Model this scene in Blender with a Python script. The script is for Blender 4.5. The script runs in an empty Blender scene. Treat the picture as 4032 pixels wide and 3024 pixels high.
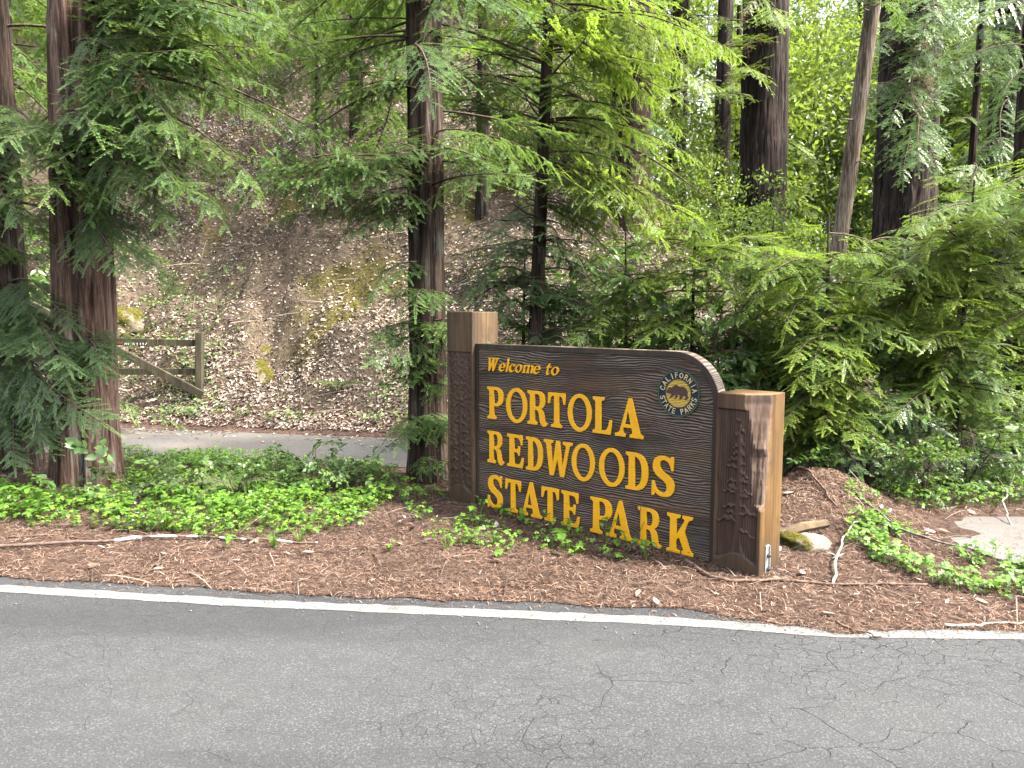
import bpy, bmesh, math, random
import numpy as np
from mathutils import Vector, Matrix, Euler
sc = bpy.context.scene
COL = sc.collection
rng = np.random.default_rng(7)
random.seed(7)

# ------------------------------------------------------------------ camera, sky, sun, exposure
IMG_W, IMG_H, FPX, YH, CAM_H = 4032, 3024, 2850.0, 1240.0, 1.5
PITCH = math.atan((IMG_H / 2 - YH) / FPX)
cam = bpy.data.cameras.new('camera')
cam.sensor_width = 36.0
cam.lens = 36.0 * FPX / IMG_W
cam.clip_start, cam.clip_end = 0.05, 2000
co = bpy.data.objects.new('camera', cam); COL.objects.link(co)
co.location = (0, 0, CAM_H); co.rotation_euler = (math.pi / 2 - PITCH, 0, 0)
sc.camera = co

SUN_EL, SUN_AZ = math.radians(52), math.radians(104)      # azimuth from +Y towards +X
world = bpy.data.worlds.new('World'); sc.world = world; world.use_nodes = True
wn = world.node_tree; wn.nodes.clear()
sky = wn.nodes.new('ShaderNodeTexSky'); sky.sky_type = 'NISHITA'; sky.sun_disc = False
sky.sun_elevation = SUN_EL; sky.sun_rotation = SUN_AZ
sky.dust_density = 4.0; sky.air_density = 1.0; sky.ozone_density = 1.0
hs = wn.nodes.new('ShaderNodeHueSaturation'); hs.inputs['Saturation'].default_value = 0.32   # thin high cloud
bg = wn.nodes.new('ShaderNodeBackground'); bg.inputs['Strength'].default_value = 0.15
wo = wn.nodes.new('ShaderNodeOutputWorld')
wn.links.new(sky.outputs[0], hs.inputs['Color']); wn.links.new(hs.outputs[0], bg.inputs['Color'])
wn.links.new(bg.outputs[0], wo.inputs['Surface'])
sl = bpy.data.lights.new('sun', 'SUN'); sl.energy = 3.8; sl.angle = math.radians(6); sl.color = (1.0, 0.94, 0.84)
so = bpy.data.objects.new('sun', sl); COL.objects.link(so)
sdir = Vector((math.sin(SUN_AZ) * math.cos(SUN_EL), math.cos(SUN_AZ) * math.cos(SUN_EL), math.sin(SUN_EL)))
so.rotation_euler = sdir.to_track_quat('Z', 'Y').to_euler(); so.location = sdir * 60
vs = sc.view_settings
vs.view_transform = 'Standard'; vs.look = 'None'; vs.gamma = 1.0; vs.use_curve_mapping = False
vs.exposure = 2.15
cy = sc.cycles
cy.max_bounces = 5; cy.diffuse_bounces = 4; cy.glossy_bounces = 1; cy.transmission_bounces = 3; cy.adaptive_threshold = 0.012; cy.use_adaptive_sampling = True; cy.transparent_max_bounces = 4
cy.use_denoising = True; cy.caustics_reflective = False; cy.caustics_refractive = False
cy.sample_clamp_indirect = 6.0
cy.use_fast_gi = True; cy.fast_gi_method = 'REPLACE'; cy.ao_bounces_render = 1; cy.ao_bounces = 1; world.light_settings.distance = 2.5; world.light_settings.ao_factor = 1.0

# ------------------------------------------------------------------ maths helpers
def ray(px, py):
    a, b = (px - IMG_W / 2) / FPX, (IMG_H / 2 - py) / FPX
    return np.array([a, math.cos(PITCH) + b * math.sin(PITCH), -math.sin(PITCH) + b * math.cos(PITCH)])
def at(px, py, d):                       # the place at distance d (metres ahead) that is seen at photo pixel px, py
    r = ray(px, py); return np.array([0, 0, CAM_H]) + r * (d / r[1])
def on_ground(px, py, z=0.0):
    r = ray(px, py); t = (z - CAM_H) / r[2]; return np.array([0, 0, CAM_H]) + r * t
def hash3(ix, iy, iz, seed):
    h = (ix.astype(np.int64) * 374761393 + iy.astype(np.int64) * 668265263 + iz.astype(np.int64) * 2147483647 + seed * 974634777) & 0xffffffff
    h = ((h ^ (h >> 13)) * 1274126177) & 0xffffffff
    h = (h ^ (h >> 16)) & 0xffffff
    return h / float(0xffffff)
def noise(x, y=0.0, z=0.0, seed=0):
    x, y, z = np.broadcast_arrays(np.asarray(x, float), np.asarray(y, float), np.asarray(z, float))
    ix, iy, iz = np.floor(x), np.floor(y), np.floor(z)
    fx, fy, fz = x - ix, y - iy, z - iz
    fx, fy, fz = [f * f * (3 - 2 * f) for f in (fx, fy, fz)]
    r = 0
    for a in (0, 1):
        for b in (0, 1):
            for c in (0, 1):
                r = r + hash3(ix + a, iy + b, iz + c, seed) * (fx if a else 1 - fx) * (fy if b else 1 - fy) * (fz if c else 1 - fz)
    return r
def fbm(x, y=0.0, z=0.0, o=4, seed=0):
    r, a, t = 0, 1.0, 0
    for k in range(o):
        r = r + a * noise(np.asarray(x) * 2 ** k, np.asarray(y) * 2 ** k, np.asarray(z) * 2 ** k, seed + k); t += a; a *= 0.5
    return r / t
def sstep(a, b, x):
    t = np.clip((np.asarray(x, float) - a) / (b - a), 0, 1); return t * t * (3 - 2 * t)

# ------------------------------------------------------------------ object helpers
def mesh_np(name, V, faces, mats, midx=None, smooth=False):
    """faces: list of int arrays (n,k); midx: material index for each array"""
    me = bpy.data.meshes.new(name)
    V = np.asarray(V, np.float32)
    me.vertices.add(len(V)); me.vertices.foreach_set('co', V.ravel())
    loops = np.concatenate([np.asarray(f).ravel() for f in faces]).astype(np.int32)
    tot = np.concatenate([np.full(len(f), np.asarray(f).shape[1], np.int32) for f in faces])
    start = np.concatenate([[0], np.cumsum(tot)[:-1]]).astype(np.int32)
    me.loops.add(len(loops)); me.loops.foreach_set('vertex_index', loops)
    me.polygons.add(len(tot)); me.polygons.foreach_set('loop_start', start); me.polygons.foreach_set('loop_total', tot)
    if midx is not None:
        mi = np.concatenate([np.full(len(f), m, np.int32) for f, m in zip(faces, midx)])
        me.polygons.foreach_set('material_index', mi)
    if smooth: me.polygons.foreach_set('use_smooth', np.ones(len(tot), bool))
    for m in (mats if isinstance(mats, (list, tuple)) else [mats]): me.materials.append(m)
    me.update(calc_edges=True)
    return me
def link(name, me, parent=None, loc=None, label=None, cat=None, group=None, kind=None, mw=None):
    o = bpy.data.objects.new(name, me); COL.objects.link(o)
    if parent is not None: o.parent = parent
    if mw is not None: o.matrix_local = mw
    elif loc is not None: o.location = Vector([float(c) for c in loc])
    if label: o['label'] = label
    if cat: o['category'] = cat
    if group: o['group'] = group
    if kind: o['kind'] = kind
    return o
def thing(name, loc, label, cat, group=None): return link(name, None, None, loc, label, cat, group)
class MB:
    """collects boxes, prisms and tubes into one mesh"""
    def __init__(s): s.v = []; s.f = []; s.n = 0
    def add(s, V, F):
        V = np.asarray(V, float); s.v.append(V); s.f.append([[i + s.n for i in f] for f in F]); s.n += len(V); return s
    def box(s, c, d, R=None):
        c = np.asarray(c, float); h = np.asarray(d, float) / 2
        P = np.array([[x, y, z] for x in (-1, 1) for y in (-1, 1) for z in (-1, 1)]) * h
        if R is not None: P = P @ np.asarray(R).T
        return s.add(P + c, [(0, 1, 3, 2), (4, 6, 7, 5), (0, 4, 5, 1), (2, 3, 7, 6), (0, 2, 6, 4), (1, 5, 7, 3)])
    def tube(s, pts, rad, seg=6, cap=True):
        pts = np.asarray(pts, float); n = len(pts); rad = np.broadcast_to(np.asarray(rad, float), (n,))
        T = np.gradient(pts, axis=0); T /= np.linalg.norm(T, axis=1)[:, None] + 1e-12
        up = np.array([0, 0, 1.0]) if abs(T[:, 2]).mean() < 0.8 else np.array([1.0, 0, 0])
        A = np.cross(T, up); A /= np.linalg.norm(A, axis=1)[:, None] + 1e-12; B = np.cross(T, A)
        th = np.linspace(0, 2 * math.pi, seg, endpoint=False)
        V = pts[:, None, :] + rad[:, None, None] * (np.cos(th)[None, :, None] * A[:, None, :] + np.sin(th)[None, :, None] * B[:, None, :])
        F = [(i * seg + j, i * seg + (j + 1) % seg, (i + 1) * seg + (j + 1) % seg, (i + 1) * seg + j) for i in range(n - 1) for j in range(seg)]
        if cap: F += [tuple(range(seg))[::-1], tuple((n - 1) * seg + j for j in range(seg))]
        return s.add(V.reshape(-1, 3), F)
    def build(s, name, mat, parent=None, bevel=0.0, smooth=False, **k):
        me = bpy.data.meshes.new(name)
        me.from_pydata([tuple(p) for p in np.concatenate(s.v)], [], [f for F in s.f for f in F])
        me.materials.append(mat)
        if bevel:
            bm = bmesh.new(); bm.from_mesh(me)
            bmesh.ops.recalc_face_normals(bm, faces=bm.faces)
            bmesh.ops.bevel(bm, geom=list(bm.edges), offset=bevel, segments=2, affect='EDGES', profile=0.6)
            bm.to_mesh(me); bm.free()
        if smooth:
            for p in me.polygons: p.use_smooth = True
        me.update()
        return link(name, me, parent, **k)

# ------------------------------------------------------------------ material helpers
class NT:
    def __init__(s, name):
        s.m = bpy.data.materials.new(name); s.m.use_nodes = True; s.t = s.m.node_tree; s.t.nodes.clear()
        s.out = s.n('OutputMaterial'); s.co = s.n('TexCoord')
    def n(s, ty, **k):
        nd = s.t.nodes.new('ShaderNode' + ty)
        for a, v in k.items(): setattr(nd, a, v)
        return nd
    def l(s, a, b): s.t.links.new(a, b)
    def put(s, sock, v):
        if isinstance(v, bpy.types.NodeSocket): s.l(v, sock)
        elif isinstance(v, (tuple, list)) and sock.type == 'RGBA': sock.default_value = tuple(v) + (1,) * (4 - len(v))
        else: sock.default_value = v
    def mapping(s, scale, coord='Object', rot=(0, 0, 0)):
        mp = s.n('Mapping'); s.l(s.co.outputs[coord], mp.inputs['Vector']); mp.inputs['Scale'].default_value = scale; mp.inputs['Rotation'].default_value = rot
        return mp.outputs[0]
    def tex(s, vec, scale=5.0, detail=4.0, rough=0.55, dist=0.0):
        t = s.n('TexNoise'); s.l(vec, t.inputs['Vector']); t.inputs['Scale'].default_value = scale; t.inputs['Detail'].default_value = detail
        t.inputs['Roughness'].default_value = rough; t.inputs['Distortion'].default_value = dist; return t.outputs['Fac']
    def vor(s, vec, scale, feature='F1', rand=1.0):
        t = s.n('TexVoronoi', feature=feature); s.l(vec, t.inputs['Vector']); t.inputs['Scale'].default_value = scale
        t.inputs['Randomness'].default_value = rand; return t
    def ramp(s, fac, stops, interp='LINEAR'):
        r = s.n('ValToRGB'); r.color_ramp.interpolation = interp; e = r.color_ramp.elements
        while len(e) < len(stops): e.new(0.5)
        for el, (p, c) in zip(e, stops):
            el.position = p; el.color = tuple(c) + (1,) if not isinstance(c, (int, float)) else (c, c, c, 1)
        s.put(r.inputs[0], fac); return r.outputs[0]
    def mix(s, fac, a, b, mode='MIX'):
        m = s.n('Mix', data_type='RGBA', blend_type=mode); s.put(m.inputs[0], fac); s.put(m.inputs[6], a); s.put(m.inputs[7], b); return m.outputs[2]
    def math(s, op, a, b=0.0, c=0.0):
        m = s.n('Math', operation=op); s.put(m.inputs[0], a); s.put(m.inputs[1], b); s.put(m.inputs[2], c); return m.outputs[0]
    def bump(s, h, strength=0.5, dist=0.01, prev=None):
        b = s.n('Bump'); s.l(h, b.inputs['Height']); b.inputs['Strength'].default_value = strength; b.inputs['Distance'].default_value = dist
        if prev is not None: s.l(prev, b.inputs['Normal'])
        return b.outputs[0]
    def principled(s, col, rough=0.7, spec=0.3, normal=None, metal=0.0):
        p = s.n('BsdfPrincipled'); s.put(p.inputs['Base Color'], col); s.put(p.inputs['Roughness'], rough)
        s.put(p.inputs['Specular IOR Level'], spec); s.put(p.inputs['Metallic'], metal)
        if normal is not None: s.l(normal, p.inputs['Normal'])
        return p.outputs[0]
    def done(s, sh): s.l(sh, s.out.inputs['Surface']); return s.m

def leaf_mat(name, cols, trans=(0.25, 0.42, 0.05), tfac=0.35, rough=0.38, spec=0.5, per_obj=0.5, twig=False):
    """living leaves: colour differs from leaf to leaf and from bough to bough; thin enough to let light through"""
    m = NT(name)
    g = m.n('NewGeometry'); oi = m.n('ObjectInfo')
    f = m.math('ADD', m.math('MULTIPLY', g.outputs['Random Per Island'], 1 - per_obj), m.math('MULTIPLY', oi.outputs['Random'], per_obj))
    if twig:                                            # whole twigs differ, the youngest are palest
        at_ = m.n('Attribute', attribute_name='tone')
        f = m.math('ADD', m.math('MULTIPLY', at_.outputs['Fac'], 0.55), m.math('ADD', m.math('MULTIPLY', oi.outputs['Random'], 0.35), m.math('MULTIPLY', g.outputs['Random Per Island'], 0.10)))
    n = len(cols)
    c = m.ramp(f, [(0.12 + 0.76 * i / (n - 1), col) for i, col in enumerate(cols)])
    tr = m.n('BsdfTranslucent')
    m.l(m.mix(0.55, c, trans), tr.inputs['Color'])
    p = m.principled(c, rough, spec)
    mx = m.n('MixShader'); mx.inputs[0].default_value = tfac
    m.l(p, mx.inputs[1]); m.l(tr.outputs[0], mx.inputs[2])
    return m.done(mx.outputs[0])
def litter_mat(name, stops, rough=0.85, spec=0.15):
    m = NT(name); g = m.n('NewGeometry')
    c = m.ramp(g.outputs['Random Per Island'], stops)
    v = m.tex(m.mapping((1, 1, 1)), 60, 2)
    c = m.mix(m.math('MULTIPLY', v, 0.5), c, (0.03, 0.02, 0.014))
    pw = m.n('NewGeometry'); mp = m.n('TexNoise'); m.l(pw.outputs['Position'], mp.inputs['Vector']); mp.inputs['Scale'].default_value = 2.3; mp.inputs['Detail'].default_value = 4
    c = m.mix(m.ramp(mp.outputs['Fac'], [(0.48, 0.0), (0.68, 0.55)]), c, [q * 0.8 for q in (0.05, 0.033, 0.024)])   # damp patches
    return m.done(m.principled(c, rough, spec))
def bark_mat(name, dark, mid, light, lichen=(0.30, 0.33, 0.27), lich=0.15, scale=1.0, depth=0.02):
    m = NT(name)
    v1 = m.mapping((16 * scale, 16 * scale, 0.9 * scale)); v2 = m.mapping((60 * scale, 60 * scale, 3.2 * scale)); v3 = m.mapping((3, 3, 1.2))
    a = m.tex(v1, 1.0, 6, 0.62, 0.6); b = m.tex(v2, 1.0, 5, 0.6, 0.4)
    h = m.math('ADD', m.math('MULTIPLY', a, 0.65), m.math('MULTIPLY', b, 0.35))
    c = m.ramp(h, [(0.40, dark), (0.49, mid), (0.57, light), (0.72, mid)])
    lm = m.ramp(m.math('MULTIPLY', m.tex(v3, 2.2, 5, 0.65), m.tex(v1, 1.7, 3, 0.6)), [(0.30, 0.0), (0.40, 1.0)])
    c = m.mix(m.math('MULTIPLY', lm, lich), c, lichen)
    big = m.tex(v3, 0.8, 3)
    c = m.mix(m.math('MULTIPLY', big, 0.45), c, dark)
    nrm = m.bump(h, 1.0, depth * 1.6)
    return m.done(m.principled(c, 0.9, 0.12, nrm))
# ------------------------------------------------------------------ materials of the setting
def asphalt_mat(name, lo, hi, cracks=1.0, tint=(0.072, 0.071, 0.069), warm=0.4):
    m = NT(name); v = m.mapping((1, 1, 1))
    fine = m.tex(v, 120, 3, 0.8); grain = m.vor(v, 130).outputs['Distance']; big = m.tex(v, 0.9, 5, 0.6); mid = m.tex(v, 7, 4, 0.6)
    c = m.ramp(fine, [(0.32, lo), (0.50, [(a + b) / 2 for a, b in zip(lo, hi)]), (0.68, hi)])
    stone = m.ramp(m.vor(v, 150).outputs['Color'], [(0.74, 0.0), (0.80, 1.0)])
    c = m.mix(m.math('MULTIPLY', stone, 0.45), c, (0.14, 0.139, 0.137))
    c = m.mix(m.ramp(mid, [(0.35, 0.0), (0.75, 0.35)]), c, lo)
    c = m.mix(m.ramp(big, [(0.40, 0.0), (0.70, warm)]), c, tint)
    sxx = m.n('SeparateXYZ'); m.l(v, sxx.inputs[0])
    tyre = m.ramp(m.math('ADD', m.math('MULTIPLY', m.math('SINE', m.math('MULTIPLY_ADD', sxx.outputs[1], 3.6, 0.9)), 0.22), m.tex(m.mapping((0.35, 2.0, 1)), 1.0, 4, 0.6)), [(0.45, 0.0), (0.75, 0.5)])
    c = m.mix(tyre, c, lo)
    spots = m.ramp(m.tex(v, 1.7, 5, 0.7), [(0.64, 0.0), (0.72, 0.45)])
    c = m.mix(spots, c, (0.03, 0.03, 0.03))
    # crazing: thin broken cracks, mostly in the worn part of the lane (+X side)
    warp = m.n('Mix', data_type='VECTOR'); warp.inputs[0].default_value = 0.10
    nz = m.n('TexNoise'); m.l(v, nz.inputs['Vector']); nz.inputs['Scale'].default_value = 6; nz.inputs['Detail'].default_value = 6
    m.l(v, warp.inputs[4]); m.l(nz.outputs['Color'], warp.inputs[5])
    mp = m.n('Mapping'); m.l(warp.outputs[1], mp.inputs['Vector']); mp.inputs['Scale'].default_value = (1.6, 2.6, 1)
    e1 = m.vor(mp.outputs[0], 2.3, 'DISTANCE_TO_EDGE').outputs['Distance']; e2 = m.vor(mp.outputs[0], 7.5, 'DISTANCE_TO_EDGE').outputs['Distance']
    k1 = m.ramp(e1, [(0.0, 1.0), (0.012, 0.0)]); k2 = m.ramp(e2, [(0.0, 1.0), (0.024, 0.0)])
    where = m.ramp(m.tex(v, 0.7, 3, 0.6), [(0.42, 0.0), (0.54, 1.0)])
    sx = m.n('SeparateXYZ'); m.l(v, sx.inputs[0])
    xr = m.ramp(m.math('MULTIPLY_ADD', sx.outputs[0], 0.25, 0.35), [(0.15, 0.40), (0.60, 1.0)])
    k = m.math('MULTIPLY', m.math('MAXIMUM', m.math('MULTIPLY', k1, m.ramp(m.tex(v, 3.1, 3), [(0.47, 0.0), (0.54, 1.0)])), m.math('MULTIPLY', k2, where)), m.math('MULTIPLY', xr, cracks))
    c = m.mix(m.math('MULTIPLY', k, 0.9), c, (0.012, 0.012, 0.012))
    h = m.math('SUBTRACT', m.math('ADD', m.math('MULTIPLY', fine, 0.5), m.math('MULTIPLY', grain, 0.8)), m.math('MULTIPLY', k, 2.0))
    return m.done(m.principled(c, 0.92, 0.25, m.bump(h, 0.55, 0.004)))
def soil_mat(name, a, b, c3, sc_=1.0, mossy=False):
    m = NT(name); v = m.mapping((1, 1, 1))
    n1 = m.tex(v, 26 * sc_, 6, 0.7); n2 = m.tex(v, 2.0, 4); n3 = m.tex(m.mapping((90, 30, 60)), 1, 3, 0.7, 1.5)
    c = m.ramp(n1, [(0.33, a), (0.52, b), (0.70, c3)])
    c = m.mix(m.ramp(n2, [(0.4, 0.0), (0.7, 0.5)]), c, a)
    if mossy: c = m.mix(m.ramp(m.math('ADD', m.tex(v, 0.55, 4, 0.6), m.math('MULTIPLY', n1, 0.15)), [(0.60, 0.0), (0.68, 0.85)]), c, m.ramp(n1, [(0.35, (0.03, 0.027, 0.008)), (0.65, (0.10, 0.088, 0.02))]))
    h = m.math('ADD', n1, m.math('MULTIPLY', n3, 0.6))
    return m.done(m.principled(c, 0.95, 0.1, m.bump(h, 0.9, 0.03)))
def paint_line_mat():
    m = NT('worn_white_paint'); v = m.mapping((1, 1, 1))
    w = m.tex(v, 75, 4, 0.75); w2 = m.tex(v, 5, 4, 0.6)
    wear = m.ramp(m.math('ADD', w, m.math('MULTIPLY', w2, 0.45)), [(0.49, 0.0), (0.70, 1.0)])
    c = m.mix(wear, (0.40, 0.396, 0.385), (0.13, 0.129, 0.126))
    dirt = m.ramp(m.tex(v, 2.2, 5, 0.65), [(0.45, 0.0), (0.75, 0.45)])
    c = m.mix(dirt, c, (0.15, 0.138, 0.12))
    return m.done(m.principled(c, 0.85, 0.25, m.bump(w, 0.5, 0.004)))
M_ASPH = asphalt_mat('road_asphalt', (0.024, 0.0245, 0.026), (0.078, 0.0785, 0.081))
M_SIDE = asphalt_mat('side_road_asphalt', (0.085, 0.079, 0.071), (0.185, 0.172, 0.155), 0.3, (0.14, 0.118, 0.095), 0.8)
M_APRON = asphalt_mat('apron_concrete', (0.085, 0.081, 0.075), (0.19, 0.182, 0.168), 0.6, (0.11, 0.092, 0.078), 0.7)
M_LINE = paint_line_mat()
M_DUFF = soil_mat('needle_duff', (0.034, 0.022, 0.017), (0.098, 0.062, 0.047), (0.18, 0.122, 0.094))
M_SOIL = soil_mat('hill_soil', (0.038, 0.029, 0.020), (0.105, 0.080, 0.056), (0.19, 0.15, 0.108), 0.7, True)
M_LITTER = litter_mat('needle_litter', [(0.0, (0.035, 0.021, 0.014)), (0.2, (0.105, 0.056, 0.037)), (0.5, (0.20, 0.116, 0.078)), (0.78, (0.31, 0.208, 0.15)), (0.95, (0.43, 0.335, 0.265)), (1.0, (0.24, 0.085, 0.038))])
M_PALE = litter_mat('pale_dead_leaves', [(0.0, (0.085, 0.052, 0.036)), (0.35, (0.19, 0.13, 0.095)), (0.60, (0.36, 0.28, 0.215)), (0.80, (0.52, 0.43, 0.345)), (1.0, (0.68, 0.60, 0.50))], 0.7, 0.25)
M_TWIG = litter_mat('dead_twigs', [(0.0, (0.06, 0.04, 0.03)), (0.5, (0.17, 0.125, 0.10)), (1.0, (0.34, 0.29, 0.24))])
def moss_mat():
    m = NT('moss_over_rock'); v = m.mapping((1, 1, 1)); g = m.n('NewGeometry')
    n1 = m.tex(v, 30, 5, 0.7); n2 = m.tex(v, 4.5, 4, 0.6)
    moss = m.ramp(n1, [(0.3, (0.030, 0.027, 0.007)), (0.55, (0.095, 0.085, 0.016)), (0.75, (0.19, 0.165, 0.035))])
    rock = m.ramp(n1, [(0.3, (0.09, 0.07, 0.05)), (0.7, (0.30, 0.25, 0.20))])
    c = m.mix(m.ramp(n2, [(0.50, 0.0), (0.62, 0.9)]), moss, rock)
    return m.done(m.principled(c, 0.95, 0.1, m.bump(n1, 1.0, 0.03)))
M_MOSS = moss_mat()

# ------------------------------------------------------------------ lie of the land
EDGE_X = np.array([-60, -12, -6, -2.8, -1.4, 0, 0.84, 1.26, 1.53, 2.38, 4.0, 8, 60])
EDGE_Y = np.array([4.6, 4.75, 4.25, 3.86, 3.66, 3.515, 3.425, 3.345, 3.30, 3.275, 3.26, 3.3, 3.5])
def edge_y(x): return np.interp(x, EDGE_X, EDGE_Y)                     # middle of the painted line
def duff_y(x):                                                        # where the duff begins
    x = np.asarray(x, float)
    off = np.interp(x, [-60, -3, -1.2, 0, 0.9, 1.3, 1.62, 1.70, 2.0, 4, 60], [.17, .16, .15, .15, .15, .05, -.01, .02, .05, .06, .1])
    return edge_y(x) + off + (fbm(x * 5, 3.3, seed=4) - 0.5) * 0.10 + (noise(x * 30, 1.1, seed=5) - 0.5) * 0.02
SR_X = np.array([-40, -12, -5.2, -1.25, 1.5, 4.5, 9, 30]); SR_FAR = np.array([17, 11.4, 9.50, 8.64, 8.1, 7.9, 8.2, 11]); SR_NEAR = SR_FAR - np.array([1.9, 1.9, 1.78, 1.62, 1.5, 1.4, 1.4, 1.4])
def hill_base(x): return np.interp(x, SR_X, SR_FAR) + 0.12
def zt(x, y):
    x, y = np.broadcast_arrays(np.asarray(x, float), np.asarray(y, float))
    d0 = y - duff_y(x)
    z = 0.008 + 0.03 * sstep(0.0, 0.7, d0) * fbm(x * 1.7, y * 1.7, seed=11) + 0.02 * sstep(0.05, 0.3, d0) * (fbm(x * 9, y * 9, seed=12) - 0.3)
    z = z + 0.22 * np.exp(-((x - 2.42) / 0.38) ** 2 - ((y - 5.55) / 0.42) ** 2) * (0.8 + 0.4 * fbm(x * 6, y * 6, seed=13))
    z = z + 0.09 * np.exp(-((x - 2.2) / 0.8) ** 2 - ((y - 5.2) / 0.6) ** 2)
    near, far = np.interp(x, SR_X, SR_NEAR), np.interp(x, SR_X, SR_FAR)
    inroad = sstep(near - 0.35, near, y) * (1 - sstep(far, far + 0.15, y))
    z = z * (1 - inroad) + 0.012 * inroad
    u = y - hill_base(x)
    amp = 1 - 0.93 * sstep(0.8, 7.5, x + 0.10 * np.clip(u, 0, 40))
    prof = np.where(u <= 0, 0, np.where(u < 0.35, 0.55 * u, 0.1925 + 0.92 * (np.clip(u, 0, 16) - 0.35) + 0.35 * np.clip(u - 16, 0, 30) + 0.02 * np.clip(u - 46, 0, 400)))
    bumps = sstep(0.2, 1.5, u) * ((fbm(x * 0.9, y * 0.9, seed=21) - 0.5) * 1.1 + (fbm(x * 3.3, y * 3.3, seed=22) - 0.5) * 0.42)
    z = z + prof * amp + bumps * (0.25 + 0.75 * amp)
    return z
def grow(a, b, step, end, fac=1.12):
    r = list(np.arange(a, b, step)); s = step
    while r[-1] < end: s *= fac; r.append(r[-1] + s)
    return np.array(r)
xs = grow(-7.0, 6.0, 0.065, 150, 1.16); xs = np.concatenate([-(grow(7.0, 7.05, 0.065, 150, 1.16))[::-1][:-1], xs])
ts = grow(0.0, 13.0, 0.075, 190, 1.13)
gx, gt = np.meshgrid(xs, ts); gy = duff_y(gx) + gt; gz = zt(gx, gy)
gz[0] = 0.0035
nx, ny = len(xs), len(ts)
idx = np.arange(nx * ny).reshape(ny, nx)
q = np.stack([idx[:-1, :-1], idx[:-1, 1:], idx[1:, 1:], idx[1:, :-1]], -1).reshape(-1, 4)
cyy, cxx = gy[:-1, :-1].reshape(-1), gx[:-1, :-1].reshape(-1)
hillf = cyy > hill_base(cxx) + 0.4
me = mesh_np('ground', np.stack([gx, gy, gz], -1).reshape(-1, 3), [q[~hillf], q[hillf]], [M_DUFF, M_SOIL], [0, 1], smooth=True)
link('ground', me, kind='structure')
# the wide sheet under everything, out to the horizon and behind the viewer
me = mesh_np('terrain', [(-700, -700, -0.12), (700, -700, -0.12), (700, 700, -0.12), (-700, 700, -0.12)], [np.array([[0, 1, 2, 3]])], M_DUFF)
link('terrain', me, kind='structure')
def strip(name, x, ya, yb, zfun, mat, n=6, **k):
    t = np.linspace(0, 1, n)
    X = np.repeat(x[:, None], n, 1); Y = ya[:, None] * (1 - t) + yb[:, None] * t; Z = zfun(X, Y)
    I = np.arange(X.size).reshape(X.shape); F = np.stack([I[:-1, :-1], I[1:, :-1], I[1:, 1:], I[:-1, 1:]], -1).reshape(-1, 4)
    return link(name, mesh_np(name, np.stack([X, Y, Z], -1).reshape(-1, 3), [F], mat, smooth=True), kind='structure', **k)
rx = np.concatenate([np.linspace(-60, -8, 20), np.linspace(-7.5, 7.5, 90), np.linspace(8, 60, 20)])
strip('road', rx, np.full(len(rx), -3.2), edge_y(rx) + 0.45, lambda x, y: np.zeros_like(x), M_ASPH, 12)
lx = np.linspace(-14, 12, 1200)
lw = 0.048 + 0.008 * (fbm(lx * 8, seed=31) - 0.5) * 2
strip('edge_line', lx, edge_y(lx) - lw, edge_y(lx) + lw * (0.95 + 0.3 * (noise(lx * 20, seed=33) - 0.5)), lambda x, y: np.full_like(x, 0.0022), M_LINE, 2)
sx_ = np.linspace(-30, 9, 300)
wob = lambda s: (fbm(sx_ * 1.6, seed=s) - 0.5) * 0.25
strip('side_road', sx_, np.interp(sx_, SR_X, SR_NEAR) + wob(41), np.interp(sx_, SR_X, SR_FAR) - 0.03 + wob(42) * 0.4, lambda x, y: zt(x, y) + 0.006, M_SIDE, 8)
# concrete apron of the turn-out at the right
pq = [on_ground(3600, 2034, 0.04), on_ground(4400, 2034, 0.04), on_ground(4700, 2230, 0.04), on_ground(4040, 2225, 0.04), on_ground(3860, 2178, 0.04), on_ground(3720, 2110, 0.04)]
pp = []
for i in range(len(pq)):
    a_, b_ = pq[i], pq[(i + 1) % len(pq)]
    for k in range(12):
        p_ = a_ + (b_ - a_) * k / 12; p_[:2] += (np.array([float(fbm(p_[0] * 9, p_[1] * 9, seed=71)), float(fbm(p_[0] * 9, p_[1] * 9, seed=72))]) - 0.5) * (0.012 if i == 0 else 0.09); pp.append(p_)
bm = bmesh.new(); top = [bm.verts.new((p[0], p[1], 0.040)) for p in pp]; bot = [bm.verts.new((p[0], p[1], -0.08)) for p in pp]
bm.faces.new(top[::-1]); n_ = len(pp)
for i in range(n_): bm.faces.new((top[i], top[(i + 1) % n_], bot[(i + 1) % n_], bot[i]))
bmesh.ops.recalc_face_normals(bm, faces=bm.faces)
me = bpy.data.meshes.new('paved_apron'); bm.to_mesh(me); bm.free(); me.materials.append(M_APRON)
link('paved_apron', me, kind='structure')
def in_apron(x, y):
    P = np.array([[p[0], p[1]] for p in pp]); r = np.zeros(np.shape(x), bool)
    for i in range(n_):
        a, b = P[i], P[(i + 1) % n_]
        c = ((a[1] > y) != (b[1] > y)) & (x < (b[0] - a[0]) * (y - a[1]) / (b[1] - a[1] + 1e-12) + a[0]); r ^= c
    return r
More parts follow.
